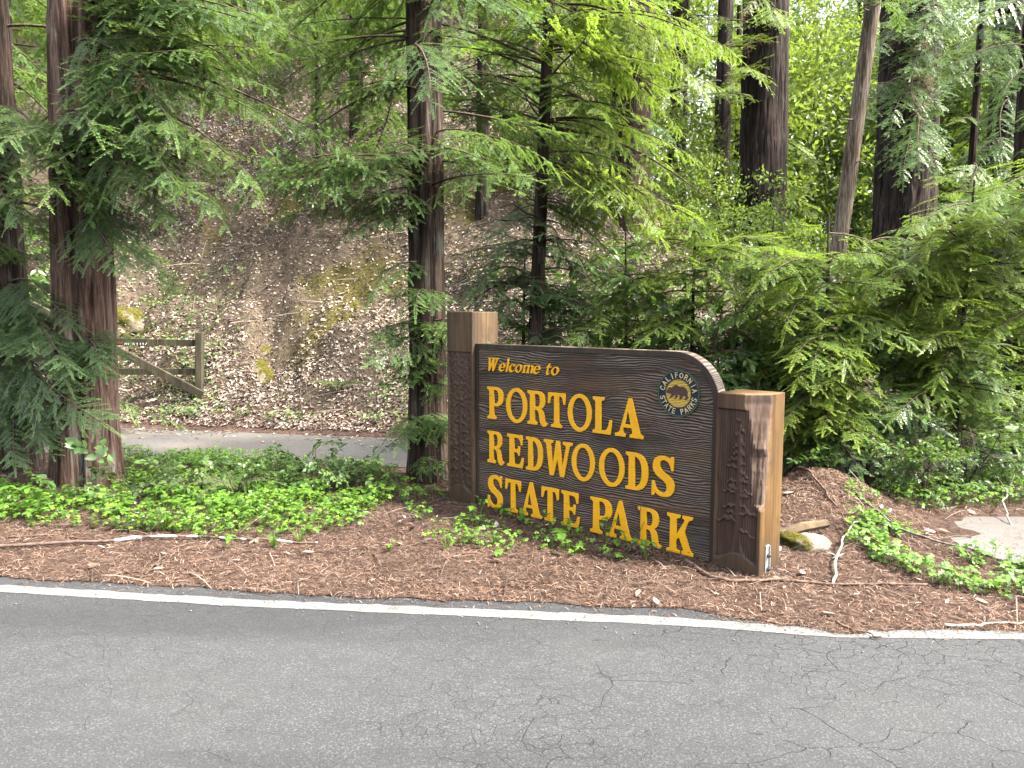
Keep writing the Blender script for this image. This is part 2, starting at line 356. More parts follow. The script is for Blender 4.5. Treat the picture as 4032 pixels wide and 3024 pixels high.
# ------------------------------------------------------------------ foliage meshes (shared by all boughs of a kind)
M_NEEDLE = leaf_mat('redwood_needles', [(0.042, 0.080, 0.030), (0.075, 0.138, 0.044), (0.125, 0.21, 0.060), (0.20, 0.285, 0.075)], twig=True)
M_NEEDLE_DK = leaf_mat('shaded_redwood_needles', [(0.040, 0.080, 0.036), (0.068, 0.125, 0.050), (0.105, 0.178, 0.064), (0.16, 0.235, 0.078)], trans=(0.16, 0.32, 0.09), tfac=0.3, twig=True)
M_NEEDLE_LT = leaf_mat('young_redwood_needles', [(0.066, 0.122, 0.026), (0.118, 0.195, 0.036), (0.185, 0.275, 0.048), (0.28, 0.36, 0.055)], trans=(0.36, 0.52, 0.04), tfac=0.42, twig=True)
M_LEAF = leaf_mat('tanoak_leaves', [(0.045, 0.092, 0.030), (0.075, 0.140, 0.042), (0.115, 0.195, 0.055), (0.18, 0.26, 0.07)], tfac=0.33, rough=0.35, spec=0.5)
M_LEAF_FAR = leaf_mat('far_leaves', [(0.042, 0.082, 0.020), (0.08, 0.135, 0.027), (0.125, 0.19, 0.036), (0.20, 0.265, 0.05)], trans=(0.34, 0.47, 0.05), tfac=0.45, per_obj=0.35)
M_SORREL = leaf_mat('sorrel_leaves', [(0.038, 0.100, 0.014), (0.075, 0.170, 0.018), (0.115, 0.24, 0.022), (0.18, 0.31, 0.035)], trans=(0.3, 0.55, 0.05), tfac=0.35, rough=0.5, per_obj=0.0)
M_DEADN = litter_mat('dead_needles', [(0, (0.10, 0.05, 0.025)), (1, (0.26, 0.15, 0.07))])
def twig_mat(name, c0, c1):
    m = NT(name); n = m.tex(m.mapping((40, 40, 40)), 1, 4)
    return m.done(m.principled(m.ramp(n, [(0.35, c0), (0.65, c1)]), 0.85, 0.15))
M_STEM = twig_mat('branch_bark', (0.045, 0.032, 0.024), (0.13, 0.095, 0.07))
M_STEM_GR = twig_mat('grey_branch_bark', (0.10, 0.085, 0.07), (0.26, 0.23, 0.19))

def frames(D):
    """for directions D (n,3): side vectors roughly horizontal, and normals"""
    up = np.array([0, 0, 1.0]); S = np.cross(up, D); S /= np.linalg.norm(S, axis=1)[:, None] + 1e-9
    return S, np.cross(D, S)
def needle_bough(name, L, seed, bare=0.15, gap=0.045, lmax=0.34, nsp=0.006, nw=0.0030, nl=0.017, tert=True, mats=None, arch=0.10, limp=0.25):
    r = np.random.default_rng(seed)
    tt = np.linspace(0, 1, 14)
    wob_ = 0.025 * L * np.sin(tt * (2 + r.random() * 3) + r.random() * 6) * tt * (1 - tt) * 4
    axis = np.stack([tt * L, wob_, arch * L * 4 * tt * (1 - tt) * (1 - 0.35 * tt)], -1)
    def ax(t): return np.stack([np.interp(t, tt, axis[:, i]) for i in range(3)], -1)
    # secondary twigs, both sides
    ns = max(4, int(L * (1 - bare) / gap))
    t2 = bare + (1 - bare) * (np.arange(ns) + r.random(ns) * 0.6) / ns
    t2 = np.clip(np.concatenate([t2, t2 + 0.4 / ns]), 0, 0.995); side = np.concatenate([np.ones(ns), -np.ones(ns)])
    keep = r.random(len(t2)) > 0.10; t2, side = t2[keep], side[keep]
    O = ax(t2); tan = ax(np.clip(t2 + 0.02, 0, 1)) - ax(np.clip(t2 - 0.02, 0, 1)); tan /= np.linalg.norm(tan, axis=1)[:, None] + 1e-9
    S, N = frames(tan)
    a = np.radians(38 + 22 * r.random(len(t2)) + 14 * (1 - t2))
    D = tan * np.cos(a)[:, None] + S * (side * np.sin(a))[:, None] + N * (r.random(len(t2)) * 0.60 - 0.52)[:, None]
    D /= np.linalg.norm(D, axis=1)[:, None]
    rel = (t2 - bare) / (1 - bare)
    l2 = lmax * (0.35 + 0.65 * np.sin(np.clip(rel * 1.15 + 0.22, 0, 1) * math.pi) ** 0.8) * (0.65 + 0.6 * r.random(len(t2)))
    # the tip of the bough is itself a needled twig
    O = np.concatenate([O, ax(np.array([0.90]))]); D = np.concatenate([D, (ax(np.array([1.0])) - ax(np.array([0.9])))]); D[-1] /= np.linalg.norm(D[-1]); l2 = np.append(l2, 0.16 + 0.1 * L)
    tw = [(O, D, l2)]
    if tert:
        o3, d3, l3 = [], [], []
        for o, d, l in zip(O, D, l2):
            n = int(l / 0.065)
            s, nn = frames(d[None]); s, nn = s[0], nn[0]
            for k in range(1, n):
                f = k / n; sd = 1 if (k % 2) else -1
                if r.random() < 0.18: continue
                an = math.radians(42 + 20 * r.random())
                dd = d * math.cos(an) + s * sd * math.sin(an) + nn * (r.random() * 0.5 - 0.42)
                p = o + d * l * f; p = p + np.array([0, 0, -limp * (l * f) ** 2])
                o3.append(p); d3.append(dd / np.linalg.norm(dd)); l3.append((0.05 + 0.09 * r.random()) * (1.1 - 0.6 * f) * min(1.3, l / 0.2))
        if o3: tw.append((np.array(o3), np.array(d3), np.array(l3)))
    V, TN = [], []; nv = 0
    # stem of the bough: a three-sided tapering tube
    mb = MB().tube(axis, (0.0035 + 0.0075 * L ** 0.7) * (1 - 0.88 * tt), 4, False)
    sv = np.concatenate(mb.v); sf = np.array([f for F in mb.f for f in F]); V.append(sv); TN.append(np.zeros(len(sv))); stem_f = [sf]; nv += len(sv)
    nf = []
    for O, D, Ls in tw:
        S, N = frames(D)
        # twig stems as thin double strips
        w = 0.0016
        E = O + D * Ls[:, None] + np.array([0, 0, -1.0]) * (limp * Ls ** 2)[:, None]
        Mi = O + D * (Ls * 0.5)[:, None] + np.array([0, 0, -1.0]) * (limp * (Ls * 0.5) ** 2)[:, None]
        P = np.stack([O - S * w, O + S * w, Mi + S * w, Mi - S * w, E], 1)
        i0 = nv + np.arange(len(O)) * 5
        stem_f.append(np.stack([i0, i0 + 1, i0 + 2, i0 + 3], -1)); V.append(P.reshape(-1, 3)); TN.append(np.zeros(len(O) * 5)); nv += len(O) * 5; tone = r.random(len(O))
        cnt = np.maximum(3, (Ls / nsp).astype(int)); tot = cnt.sum()
        own = np.repeat(np.arange(len(O)), cnt); k = np.arange(tot) - np.repeat(np.cumsum(cnt) - cnt, cnt)
        f = (k + 0.5) / cnt[own] * 0.94 + 0.06
        ll = (Ls[own] * f)
        base = O[own] + D[own] * ll[:, None] + np.array([0, 0, -1.0]) * (limp * ll ** 2)[:, None]
        d_ = D[own] + np.array([0, 0, -1.0]) * (2 * limp * ll)[:, None]; d_ /= np.linalg.norm(d_, axis=1)[:, None]
        for sd in (1, -1):
            an = np.radians(58 + r.normal(0, 9, tot)) * (1 - 0.45 * f ** 4)
            nd = d_ * np.cos(an)[:, None] + S[own] * (sd * np.sin(an))[:, None] + N[own] * r.normal(0.05, 0.16, tot)[:, None]
            nd /= np.linalg.norm(nd, axis=1)[:, None]
            ln = nl * (0.55 + 0.45 * np.sin(np.clip(f * 1.1 + 0.1, 0, 1) * math.pi)) * (0.8 + 0.4 * r.random(tot))
            wd = np.cross(N[own], nd); wd /= np.linalg.norm(wd, axis=1)[:, None] + 1e-9
            mid = base + nd * (ln * 0.45)[:, None]; tip = base + nd * ln[:, None]
            P = np.stack([base, mid - wd * nw, tip, mid + wd * nw], 1)
            i0 = nv + np.arange(tot) * 4
            nf.append(np.stack([i0, i0 + 1, i0 + 2, i0 + 3], -1)); V.append(P.reshape(-1, 3)); TN.append(np.repeat(np.clip(tone[own] * 0.75 + 0.35 * f ** 2, 0, 1), 4)); nv += tot * 4
    me = mesh_np(name, np.concatenate(V), [np.concatenate(stem_f), np.concatenate(nf)], mats, [0, 1])
    me.attributes.new('tone', 'FLOAT', 'POINT').data.foreach_set('value', np.concatenate(TN).astype(np.float32)); return me
def leaf_poly(ln, wd, n=4, fold=0.25, droop=0.2):
    """outline of one leaf along +X, folded on its midrib: two strips of quads"""
    t = np.linspace(0, 1, n + 1); w = wd * 0.5 * np.sin(math.pi * t ** 0.8) ** 0.85
    z = -droop * ln * t ** 2
    mid = np.stack([t * ln, 0 * t, z], -1)
    le = np.stack([t * ln, w, z + fold * w], -1); ri = np.stack([t * ln, -w, z + fold * w], -1)
    V = np.concatenate([mid, le, ri]); m = n + 1
    F = [(i, i + 1, m + i + 1, m + i) for i in range(n)] + [(i + 1, i, 2 * m + i, 2 * m + i + 1) for i in range(n)]
    return V, np.array(F)
def rot_frames(D, roll, r):
    S, N = frames(D); c, s = np.cos(roll)[:, None], np.sin(roll)[:, None]
    return np.stack([D, S * c + N * s, -S * s + N * c], -1)      # columns
def scatter(Vl, F, P, R, scl, name=None):
    """copies of a small mesh (Vl, F) at P with rotations R (n,3,3) and sizes scl -> V, F"""
    n, m = len(P), len(Vl)
    V = np.einsum('nij,mj->nmi', R, Vl) * np.asarray(scl).reshape(-1, 1, 1) + P[:, None, :]
    FF = (F[None] + (np.arange(n) * m)[:, None, None]).reshape(-1, F.shape[1])
    return V.reshape(-1, 3), FF
def leafy_branch(name, L, seed, nleaf=16, ln=0.085, wd=0.034, mats=None, spread=0.5, sub=3, arch=0.10):
    r = np.random.default_rng(seed)
    tt = np.linspace(0, 1, 9); axis = np.stack([tt * L, 0.05 * L * np.sin(tt * 4 + r.random() * 6), arch * L * 4 * tt * (1 - tt)], -1)
    mb = MB().tube(axis, (0.003 + 0.004 * L) * (1 - 0.8 * tt), 4, False)
    ends = []
    for k in range(sub):
        t = 0.25 + 0.6 * (k + r.random()) / max(1, sub); o = np.array([np.interp(t, tt, axis[:, i]) for i in range(3)])
        d = np.array([0.75, (1 if k % 2 else -1) * 0.7, r.normal(0, 0.25)]); l = L * 0.42 * (1.1 - 0.5 * t)
        e = o + d / np.linalg.norm(d) * l; mb.tube([o, (o + e) / 2 + [0, 0, 0.02 * L], e], [0.003, 0.002, 0.001], 4, False); ends.append((o, e))
    P, D = [], []
    def along(o, e, n):
        for k in range(n):
            f = 0.2 + 0.8 * (k + 0.5 * r.random()) / n; p = o + (e - o) * f; d = (e - o) / np.linalg.norm(e - o)
            sd = 1 if k % 2 else -1
            dd = d * 0.7 + np.array([-d[1], d[0], 0]) * sd * 0.75 + np.array([0, 0, r.normal(-0.05, 0.35)]); P.append(p); D.append(dd / np.linalg.norm(dd))
        for j in range(3):
            dd = (e - o) / np.linalg.norm(e - o) + r.normal(0, 0.45, 3); P.append(e); D.append(dd / np.linalg.norm(dd))
    along(axis[2], axis[-1], nleaf)
    for o, e in ends: along(o, e, max(3, nleaf // 2))
    P, D = np.array(P), np.array(D)
    Vl, F = leaf_poly(ln, wd)
    V, FF = scatter(Vl, F, P, rot_frames(D, r.normal(0, spread, len(P)), r), 0.65 + 0.6 * r.random(len(P)))
    sv = np.concatenate(mb.v); sf = np.array([f for F_ in mb.f for f in F_])
    return mesh_np(name, np.concatenate([sv, V]), [sf, FF + len(sv)], mats, [0, 1])

LENS = [0.45, 0.8, 1.3, 2.0, 3.0]
BOUGH = {}
def bough_set(key, mat, gapk, nsp, nw, nl, nvar=3, stem=None):
    for i, L in enumerate(LENS):
        lm = [0.20, 0.31, 0.40, 0.47, 0.55][i]; bare = [0.1, 0.15, 0.2, 0.3, 0.4][i]
        BOUGH[key, i] = [needle_bough('branch_%s' % key, L, 100 + 17 * i + 5 * v + len(key) * 1000, bare, gapk * [0.9, 1.0, 1.1, 1.25, 1.4][i], lm, nsp, nw, nl, True, [stem or M_STEM, mat],
                                         0.06 + 0.05 * v, 0.35 + 0.25 * v) for v in range(nvar)]
bough_set('near', M_NEEDLE, 0.056, 0.0095, 0.0046, 0.025)
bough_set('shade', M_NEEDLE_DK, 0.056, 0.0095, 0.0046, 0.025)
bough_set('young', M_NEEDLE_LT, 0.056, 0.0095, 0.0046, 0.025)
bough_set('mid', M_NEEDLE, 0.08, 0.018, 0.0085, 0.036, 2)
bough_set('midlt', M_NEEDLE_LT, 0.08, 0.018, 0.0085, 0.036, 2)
BOUGH['dead', 0] = [needle_bough('branch_dead', 0.45, 77, 0.1, 0.06, 0.20, 0.014, 0.004, 0.022, True, [M_STEM, M_DEADN], 0.05, 0.9)]; BOUGH['dead', 1] = [needle_bough('branch_dead', 0.8, 78, 0.1, 0.07, 0.28, 0.014, 0.004, 0.022, True, [M_STEM, M_DEADN], 0.05, 0.9)]
for i_ in (2, 3, 4): BOUGH['dead', i_] = [needle_bough('branch_dead', LENS[i_], 79, 0.3, 0.12, 0.3, 0.014, 0.004, 0.022, True, [M_STEM, M_DEADN], 0.05, 0.9)]
LEAFY = {'tan': [leafy_branch('branch_tan', 0.7, 300 + v, 14, 0.085, 0.034, [M_STEM, M_LEAF]) for v in range(4)],
         'huck': [leafy_branch('branch_huck', 0.5, 320 + v, 18, 0.045, 0.022, [M_STEM, M_LEAF], 0.4, 5) for v in range(3)],
         'broad': [leafy_branch('branch_broad', 0.5, 340 + v, 8, 0.085, 0.055, [M_STEM, M_LEAF], 0.4, 2) for v in range(3)]}
def bough_matrix(A, B, L, roll, r):
    A, B = np.asarray(A, float), np.asarray(B, float); X = B - A; dist = np.linalg.norm(X); X = X / dist
    Y = np.cross([0, 0, 1.0], X); nY = np.linalg.norm(Y); Y = Y / nY if nY > 1e-3 else np.array([0, 1.0, 0]); Z = np.cross(X, Y)
    c, s = math.cos(roll), math.sin(roll); Y, Z = Y * c + Z * s, Z * c - Y * s
    k = dist / L
    M = Matrix.Identity(4)
    for i in range(3):
        M[i][0], M[i][1], M[i][2], M[i][3] = X[i] * k, Y[i] * k, Z[i] * k, A[i]
    return M
NB = [0]
def add_bough(tree, A, B, key, r, rollsd=0.3, name='branch'):
    dist = float(np.linalg.norm(np.asarray(B) - A))
    i = int(np.argmin([abs(math.log(dist / L)) for L in LENS]))
    me = BOUGH[key, i][int(r.integers(len(BOUGH[key, i])))]
    base = np.array(tree.location)
    link(name, me, tree, mw=bough_matrix(A - base, B - base, LENS[i], r.normal(0, rollsd), r)); NB[0] += 1
def add_leafy(tree, A, B, key, r, rollsd=0.5):
    me = LEAFY[key][int(r.integers(len(LEAFY[key])))]; base = np.array(tree.location)
    L = {'tan': 0.7, 'huck': 0.5, 'broad': 0.5}[key]
    link('branch', me, tree, mw=bough_matrix(A - base, B - base, L, r.normal(0, rollsd), r)); NB[0] += 1

# ------------------------------------------------------------------ trunks
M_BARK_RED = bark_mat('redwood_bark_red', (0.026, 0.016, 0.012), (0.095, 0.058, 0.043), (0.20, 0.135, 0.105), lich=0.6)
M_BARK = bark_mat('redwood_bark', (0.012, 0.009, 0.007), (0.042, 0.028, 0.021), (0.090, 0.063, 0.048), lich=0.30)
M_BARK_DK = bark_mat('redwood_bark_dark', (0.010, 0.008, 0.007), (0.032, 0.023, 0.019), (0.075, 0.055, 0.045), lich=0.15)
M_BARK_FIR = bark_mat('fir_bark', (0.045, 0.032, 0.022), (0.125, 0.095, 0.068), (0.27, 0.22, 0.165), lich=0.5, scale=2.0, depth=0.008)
def trunk_mesh(name, pts, radii, mat, seg=72, rows=110, ridge=0.02, lobes=(), seed=0, freq=9, flare=0.0):
    """bark in long fibrous ridges: the surface itself is ridged, row by row"""
    pts = np.asarray(pts, float); s = np.linspace(0, 1, len(pts)); t = np.linspace(0, 1, rows)
    C = np.stack([np.interp(t, s, pts[:, i]) for i in range(3)], -1); R = np.interp(t, s, radii)
    th = np.linspace(0, 2 * math.pi, seg, endpoint=False)
    T, TH = np.meshgrid(t, th, indexing='ij'); Z = C[:, 2][:, None]
    cx, cyv = np.cos(TH), np.sin(TH)
    n1 = 1 - np.abs(2 * fbm(cx * freq * 0.5 + 0.25 * noise(Z * 1.5, TH, seed=seed), cyv * freq * 0.5, Z * 0.9, 3, seed) - 1) * 2
    n2 = 1 - np.abs(2 * fbm(cx * freq * 1.4, cyv * freq * 1.4, Z * 2.4, 2, seed + 9) - 1) * 2
    rr = R[:, None] * (1 + flare * np.exp(-T * 14) * (1 + 0.35 * np.cos(TH * 5 + seed))) + ridge * (n1 - 0.4) + ridge * 0.5 * (n2 - 0.4)
    for a, depth, width in lobes:                       # seams where two stems have grown together
        dth = np.angle(np.exp(1j * (TH - a + 0.10 * np.sin(Z * 0.9)))); rr = rr - depth * R[:, None] * np.exp(-(dth / width) ** 2)
    V = np.stack([C[:, 0][:, None] + rr * cx, C[:, 1][:, None] + rr * cyv, np.broadcast_to(Z, rr.shape)], -1).reshape(-1, 3)
    I = np.arange(rows * seg).reshape(rows, seg); J = np.roll(I, -1, 1)
    F = np.stack([I[:-1], J[:-1], J[1:], I[1:]], -1).reshape(-1, 4)
    return mesh_np(name, V, [F], mat, smooth=True)
def tree(name, base, lean, height, r0, r1, label, cat='tree', group=None, mat=None, seg=64, rows=90, ridge=0.018, lobes=(), seed=0, freq=9, flare=0.25, bow=(0, 0)):
    """base on the ground; lean = horizontal offset (x, y) reached at the given height"""
    base = np.array([base[0], base[1], float(zt(base[0], base[1])) - 0.06 - (1.3 * r0 if base[1] > 9 else 0.0)])
    o = thing(name, base, label, cat, group)
    n = 12; f = np.linspace(0, 1, n)
    P = np.stack([lean[0] * f + bow[0] * np.sin(f * math.pi), lean[1] * f + bow[1] * np.sin(f * math.pi), height * f], -1)
    me = trunk_mesh('trunk', P, r0 + (r1 - r0) * f, mat or M_BARK, seg, rows, ridge, lobes, seed, freq, flare)
    link('trunk', me, o)
    def axis(z):                                        # trunk axis at world height z
        k = np.clip((z - base[2]) / height, 0, 1)
        return base + np.array([np.interp(k, f, P[:, 0]), np.interp(k, f, P[:, 1]), k * height])
    o_ax[o.name] = axis
    return o
o_ax = {}
def boughs(t, regions, seed):
    """regions: (x0, y0, x1, y1, near, far, count, rise_lo, rise_hi, key): bough tips spread through that part of the air"""
    r = np.random.default_rng(seed); axis = o_ax[t.name]
    for (x0, y0, x1, y1, d0, d1, n, lo, hi, key) in regions:
        k = tries = 0
        while k < n and tries < n * 12:
            tries += 1
            B = at(x0 + (x1 - x0) * r.random(), y0 + (y1 - y0) * r.random(), d0 + (d1 - d0) * r.random())
            a = axis(B[2]); h = np.hypot(*(B - a)[:2])
            if h > 3.9 or h < 0.2 or B[2] < float(zt(B[0], B[1])) + 0.02: continue
            A = axis(max(B[2] + h * (lo + (hi - lo) * r.random()), float(t.location[2]) + 0.1))
            add_bough(t, A, B, key, r); k += 1
def ring_boughs(t, z0, z1, n, l0, l1, drop, key, seed, az=None):
    r = np.random.default_rng(seed); axis = o_ax[t.name]
    for k in range(n):
        f = (k + r.random()) / n; z = z0 + (z1 - z0) * f; A = axis(z); a = k * 2.39996 + r.normal(0, 0.3) if az is None else az[0] + (az[1] - az[0]) * r.random()
        L = (l0 + (l1 - l0) * f) * (0.7 + 0.6 * r.random())
        B = A + np.array([math.cos(a) * L, math.sin(a) * L, -drop * L * (0.5 + r.random())])
        g = float(zt(B[0], B[1])) + 0.03
        if B[2] < g: B[2] = g
        add_bough(t, A, B, key, r)
# ------------------------------------------------------------------ the park sign
def panel_wood():
    m = NT('sandblasted_dark_wood')
    v = m.mapping((1, 1, 1)); w1 = m.tex(m.mapping((1.1, 1, 3.2)), 1.0, 3, 0.5, 0.3); w2 = m.tex(m.mapping((2.2, 2, 9)), 1.0, 3)
    sx = m.n('SeparateXYZ'); m.l(v, sx.inputs[0])
    knots = m.vor(m.mapping((1.6, 0.3, 3.4)), 1.0)
    kd = m.ramp(knots.outputs['Distance'], [(0.0, 1.0), (0.16, 0.0)])
    ph = m.math('ADD', m.math('ADD', m.math('MULTIPLY', sx.outputs[2], 400), m.math('MULTIPLY', w1, 60)), m.math('ADD', m.math('MULTIPLY', w2, 22), m.math('MULTIPLY', kd, 9)))
    s1 = m.math('SINE', ph)
    fib = m.tex(m.mapping((9, 9, 190)), 1.0, 4, 0.6)
    amp = m.ramp(m.tex(m.mapping((0.9, 1, 5)), 1.3, 2), [(0.38, 0.25), (0.62, 1.0)])
    h = m.math('ADD', m.math('MULTIPLY', m.math('MULTIPLY_ADD', s1, 0.5, 0.5), amp), m.math('MULTIPLY', fib, 0.7))
    c = m.ramp(h, [(0.25, (0.014, 0.010, 0.008)), (0.70, (0.066, 0.047, 0.035)), (1.25, (0.19, 0.145, 0.112))])
    br = m.ramp(m.tex(m.mapping((1.0, 1, 7)), 1.2, 3), [(0.50, 0.0), (0.72, 0.75)])
    c = m.mix(br, c, m.mix(0.5, c, (0.18, 0.085, 0.04)))
    stain = m.ramp(m.tex(m.mapping((1.4, 1, 2.0)), 2.1, 5, 0.65), [(0.5, 0.0), (0.75, 0.55)])
    c = m.mix(stain, c, (0.085, 0.078, 0.07))
    return m.done(m.principled(c, 0.62, 0.35, m.bump(h, 1.0, 0.0075)))
def stained_wood(name, a, b, c3, streak=0.6, rough=0.55):
    m = NT(name)
    g1 = m.tex(m.mapping((34, 34, 1.3)), 1.0, 5, 0.6, 0.6); g2 = m.tex(m.mapping((6, 6, 0.6)), 1.0, 4, 0.6); g3 = m.tex(m.mapping((1, 1, 1)), 5, 5, 0.7)
    c = m.ramp(m.math('ADD', m.math('MULTIPLY', g1, 0.45), m.math('MULTIPLY', g2, 0.55)), [(0.36, a), (0.50, b), (0.64, c3)])
    sx = m.n('SeparateXYZ'); m.l(m.mapping((1, 1, 1)), sx.inputs[0])
    dirt = m.math('MULTIPLY', m.ramp(m.math('ADD', sx.outputs[2], m.math('MULTIPLY', g3, 0.22)), [(0.12, 1.0), (0.36, 0.0)]), 0.75)   # splashed soil round the foot
    c = m.mix(dirt, c, (0.040, 0.030, 0.022))
    c = m.mix(m.ramp(g3, [(0.52, 0.0), (0.72, streak)]), c, a)
    return m.done(m.principled(c, rough, 0.3, m.bump(g1, 0.35, 0.004)))
M_PANEL = panel_wood()
M_RIM = stained_wood('panel_border_wood', (0.022, 0.016, 0.012), (0.038, 0.028, 0.021), (0.060, 0.043, 0.032))
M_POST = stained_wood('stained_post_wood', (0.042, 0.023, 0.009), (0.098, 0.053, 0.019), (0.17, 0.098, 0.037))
M_POST_L = stained_wood('weathered_post_wood', (0.042, 0.026, 0.015), (0.085, 0.053, 0.029), (0.155, 0.100, 0.050))
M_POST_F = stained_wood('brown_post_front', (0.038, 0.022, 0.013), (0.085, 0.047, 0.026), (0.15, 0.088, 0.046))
M_CARVE = stained_wood('carved_brown_stain', (0.038, 0.022, 0.016), (0.065, 0.038, 0.027), (0.095, 0.058, 0.042), 0.3, 0.5)
M_RAW = stained_wood('splintered_wood', (0.038, 0.024, 0.018), (0.095, 0.060, 0.043), (0.20, 0.145, 0.11), 0.2, 0.9)
def yellow_paint():
    m = NT('yellow_letter_paint'); v = m.mapping((1, 1, 1)); n = m.tex(v, 14, 5, 0.65); st = m.tex(m.mapping((4, 4, 22)), 3, 4)
    c = m.ramp(n, [(0.3, (0.74, 0.36, 0.008)), (0.6, (0.86, 0.43, 0.010)), (0.8, (0.90, 0.48, 0.020))])
    c = m.mix(m.ramp(m.math('MULTIPLY', st, n), [(0.30, 0.0), (0.48, 0.6)]), c, (0.33, 0.15, 0.02))
    return m.done(m.principled(c, 0.5, 0.35, m.bump(m.tex(m.mapping((9, 9, 120)), 1, 3), 0.25, 0.003)))
M_YELLOW = yellow_paint()
def plain(name, col, rough=0.6, spec=0.3, metal=0.0, var=0.35, scale=25):
    m = NT(name); n = m.tex(m.mapping((1, 1, 1)), scale, 4, 0.6)
    c = m.mix(m.ramp(n, [(0.35, 0.0), (0.7, var)]), col, [x * 0.55 for x in col])
    return m.done(m.principled(c, rough, spec, m.bump(n, 0.15, 0.003), metal))
M_NAVY = plain('navy_paint', (0.012, 0.02, 0.045)); M_GREEN = plain('green_rim_paint', (0.05, 0.085, 0.055)); M_BEAR = plain('brown_bear_paint', (0.075, 0.038, 0.036))
M_CREAM = plain('cream_paint', (0.70, 0.52, 0.26)); M_STEEL = plain('galvanised_steel', (0.55, 0.55, 0.54), 0.4, 0.5, 0.6); M_BOLT = plain('dark_bolt_steel', (0.10, 0.10, 0.11), 0.45, 0.5, 0.8)
def gold_grain():
    m = NT('gold_grain_paint'); sx = m.n('SeparateXYZ'); m.l(m.mapping((1, 1, 1)), sx.inputs[0])
    h = m.math('SINE', m.math('ADD', m.math('MULTIPLY', sx.outputs[2], 700), m.math('MULTIPLY', m.tex(m.mapping((12, 12, 30)), 1, 3), 9)))
    c = m.ramp(m.math('MULTIPLY_ADD', h, 0.5, 0.5), [(0.1, (0.26, 0.14, 0.012)), (0.6, (0.55, 0.34, 0.03)), (1.0, (0.80, 0.58, 0.12))])
    return m.done(m.principled(c, 0.5, 0.35, m.bump(h, 0.5, 0.003)))
M_GOLD = gold_grain()

AZ = math.radians(42.757)
sign = thing('park_sign', (0.3, 5.0212, 0.0), 'carved wooden welcome sign with yellow letters standing between two posts', 'sign')
sign.rotation_euler = (0, 0, -AZ)

def path(d):
    """small path language: M x y, L x y, Q cx cy x y -> list of closed outlines"""
    tok = d.replace('M', ' M ').replace('L', ' L ').replace('Q', ' Q ').split(); i = 0; out = []; cur = None
    while i < len(tok):
        t = tok[i]
        if t == 'M': cur = [(float(tok[i + 1]), float(tok[i + 2]))]; out.append(cur); i += 3
        elif t == 'L': cur.append((float(tok[i + 1]), float(tok[i + 2]))); i += 3
        elif t == 'Q':
            x0, y0 = cur[-1]; cx, cy_, x, y = [float(k) for k in tok[i + 1:i + 5]]
            for k in range(1, 9):
                f = k / 8; cur.append(((1 - f) ** 2 * x0 + 2 * f * (1 - f) * cx + f * f * x, (1 - f) ** 2 * y0 + 2 * f * (1 - f) * cy_ + f * f * y))
            i += 5
        else: i += 1
    return out
def ell(cx, cy_, rx, ry, n=48): return [(cx + rx * math.cos(2 * math.pi * k / n), cy_ + ry * math.sin(2 * math.pi * k / n)) for k in range(n)]
def solid(name, outlines, front, back, mat, parent, bevel=0.0, **k):
    """outlines in the sign's plane (x along, y up), extruded from local y = front to back; inner outlines become holes"""
    cu = bpy.data.curves.new('tmp', 'CURVE'); cu.dimensions = '2D'; cu.fill_mode = 'BOTH'
    cu.extrude = (back - front) / 2 - bevel; cu.bevel_depth = bevel; cu.bevel_resolution = 1; cu.offset = -bevel
    for ol in outlines:
        sp = cu.splines.new('POLY'); sp.points.add(len(ol) - 1); sp.use_cyclic_u = True
        for p, (x, y) in zip(sp.points, ol): p.co = (x, y, 0, 1)
    ob = bpy.data.objects.new('tmp', cu); COL.objects.link(ob)
    me = bpy.data.meshes.new_from_object(ob.evaluated_get(bpy.context.evaluated_depsgraph_get()))
    bpy.data.objects.remove(ob); bpy.data.curves.remove(cu)
    mid = (front + back) / 2
    for v in me.vertices: x, y, z = v.co; v.co = (x, mid - z, y)
    me.materials.clear(); me.materials.append(mat); me.name = name; me.update()
    return link(name, me, parent, **k)
def slab(x0, x1, z0, z1, r, n=14):
    return [(x0, z0), (x1, z0)] + [(x1 - r + r * math.cos(a), z1 - r + r * math.sin(a)) for a in np.linspace(0, math.pi / 2, n)] + [(x0, z1)]
panel = solid('panel', [slab(-0.799, 1.232, -0.10, 1.280, 0.30)], 0.009, 0.095, M_PANEL, sign)
solid('border', [slab(-0.798, 1.231, -0.095, 1.279, 0.299), slab(-0.762, 1.192, -0.055, 1.244, 0.262)], 0.004, 0.012, M_RIM, panel, 0.0015)

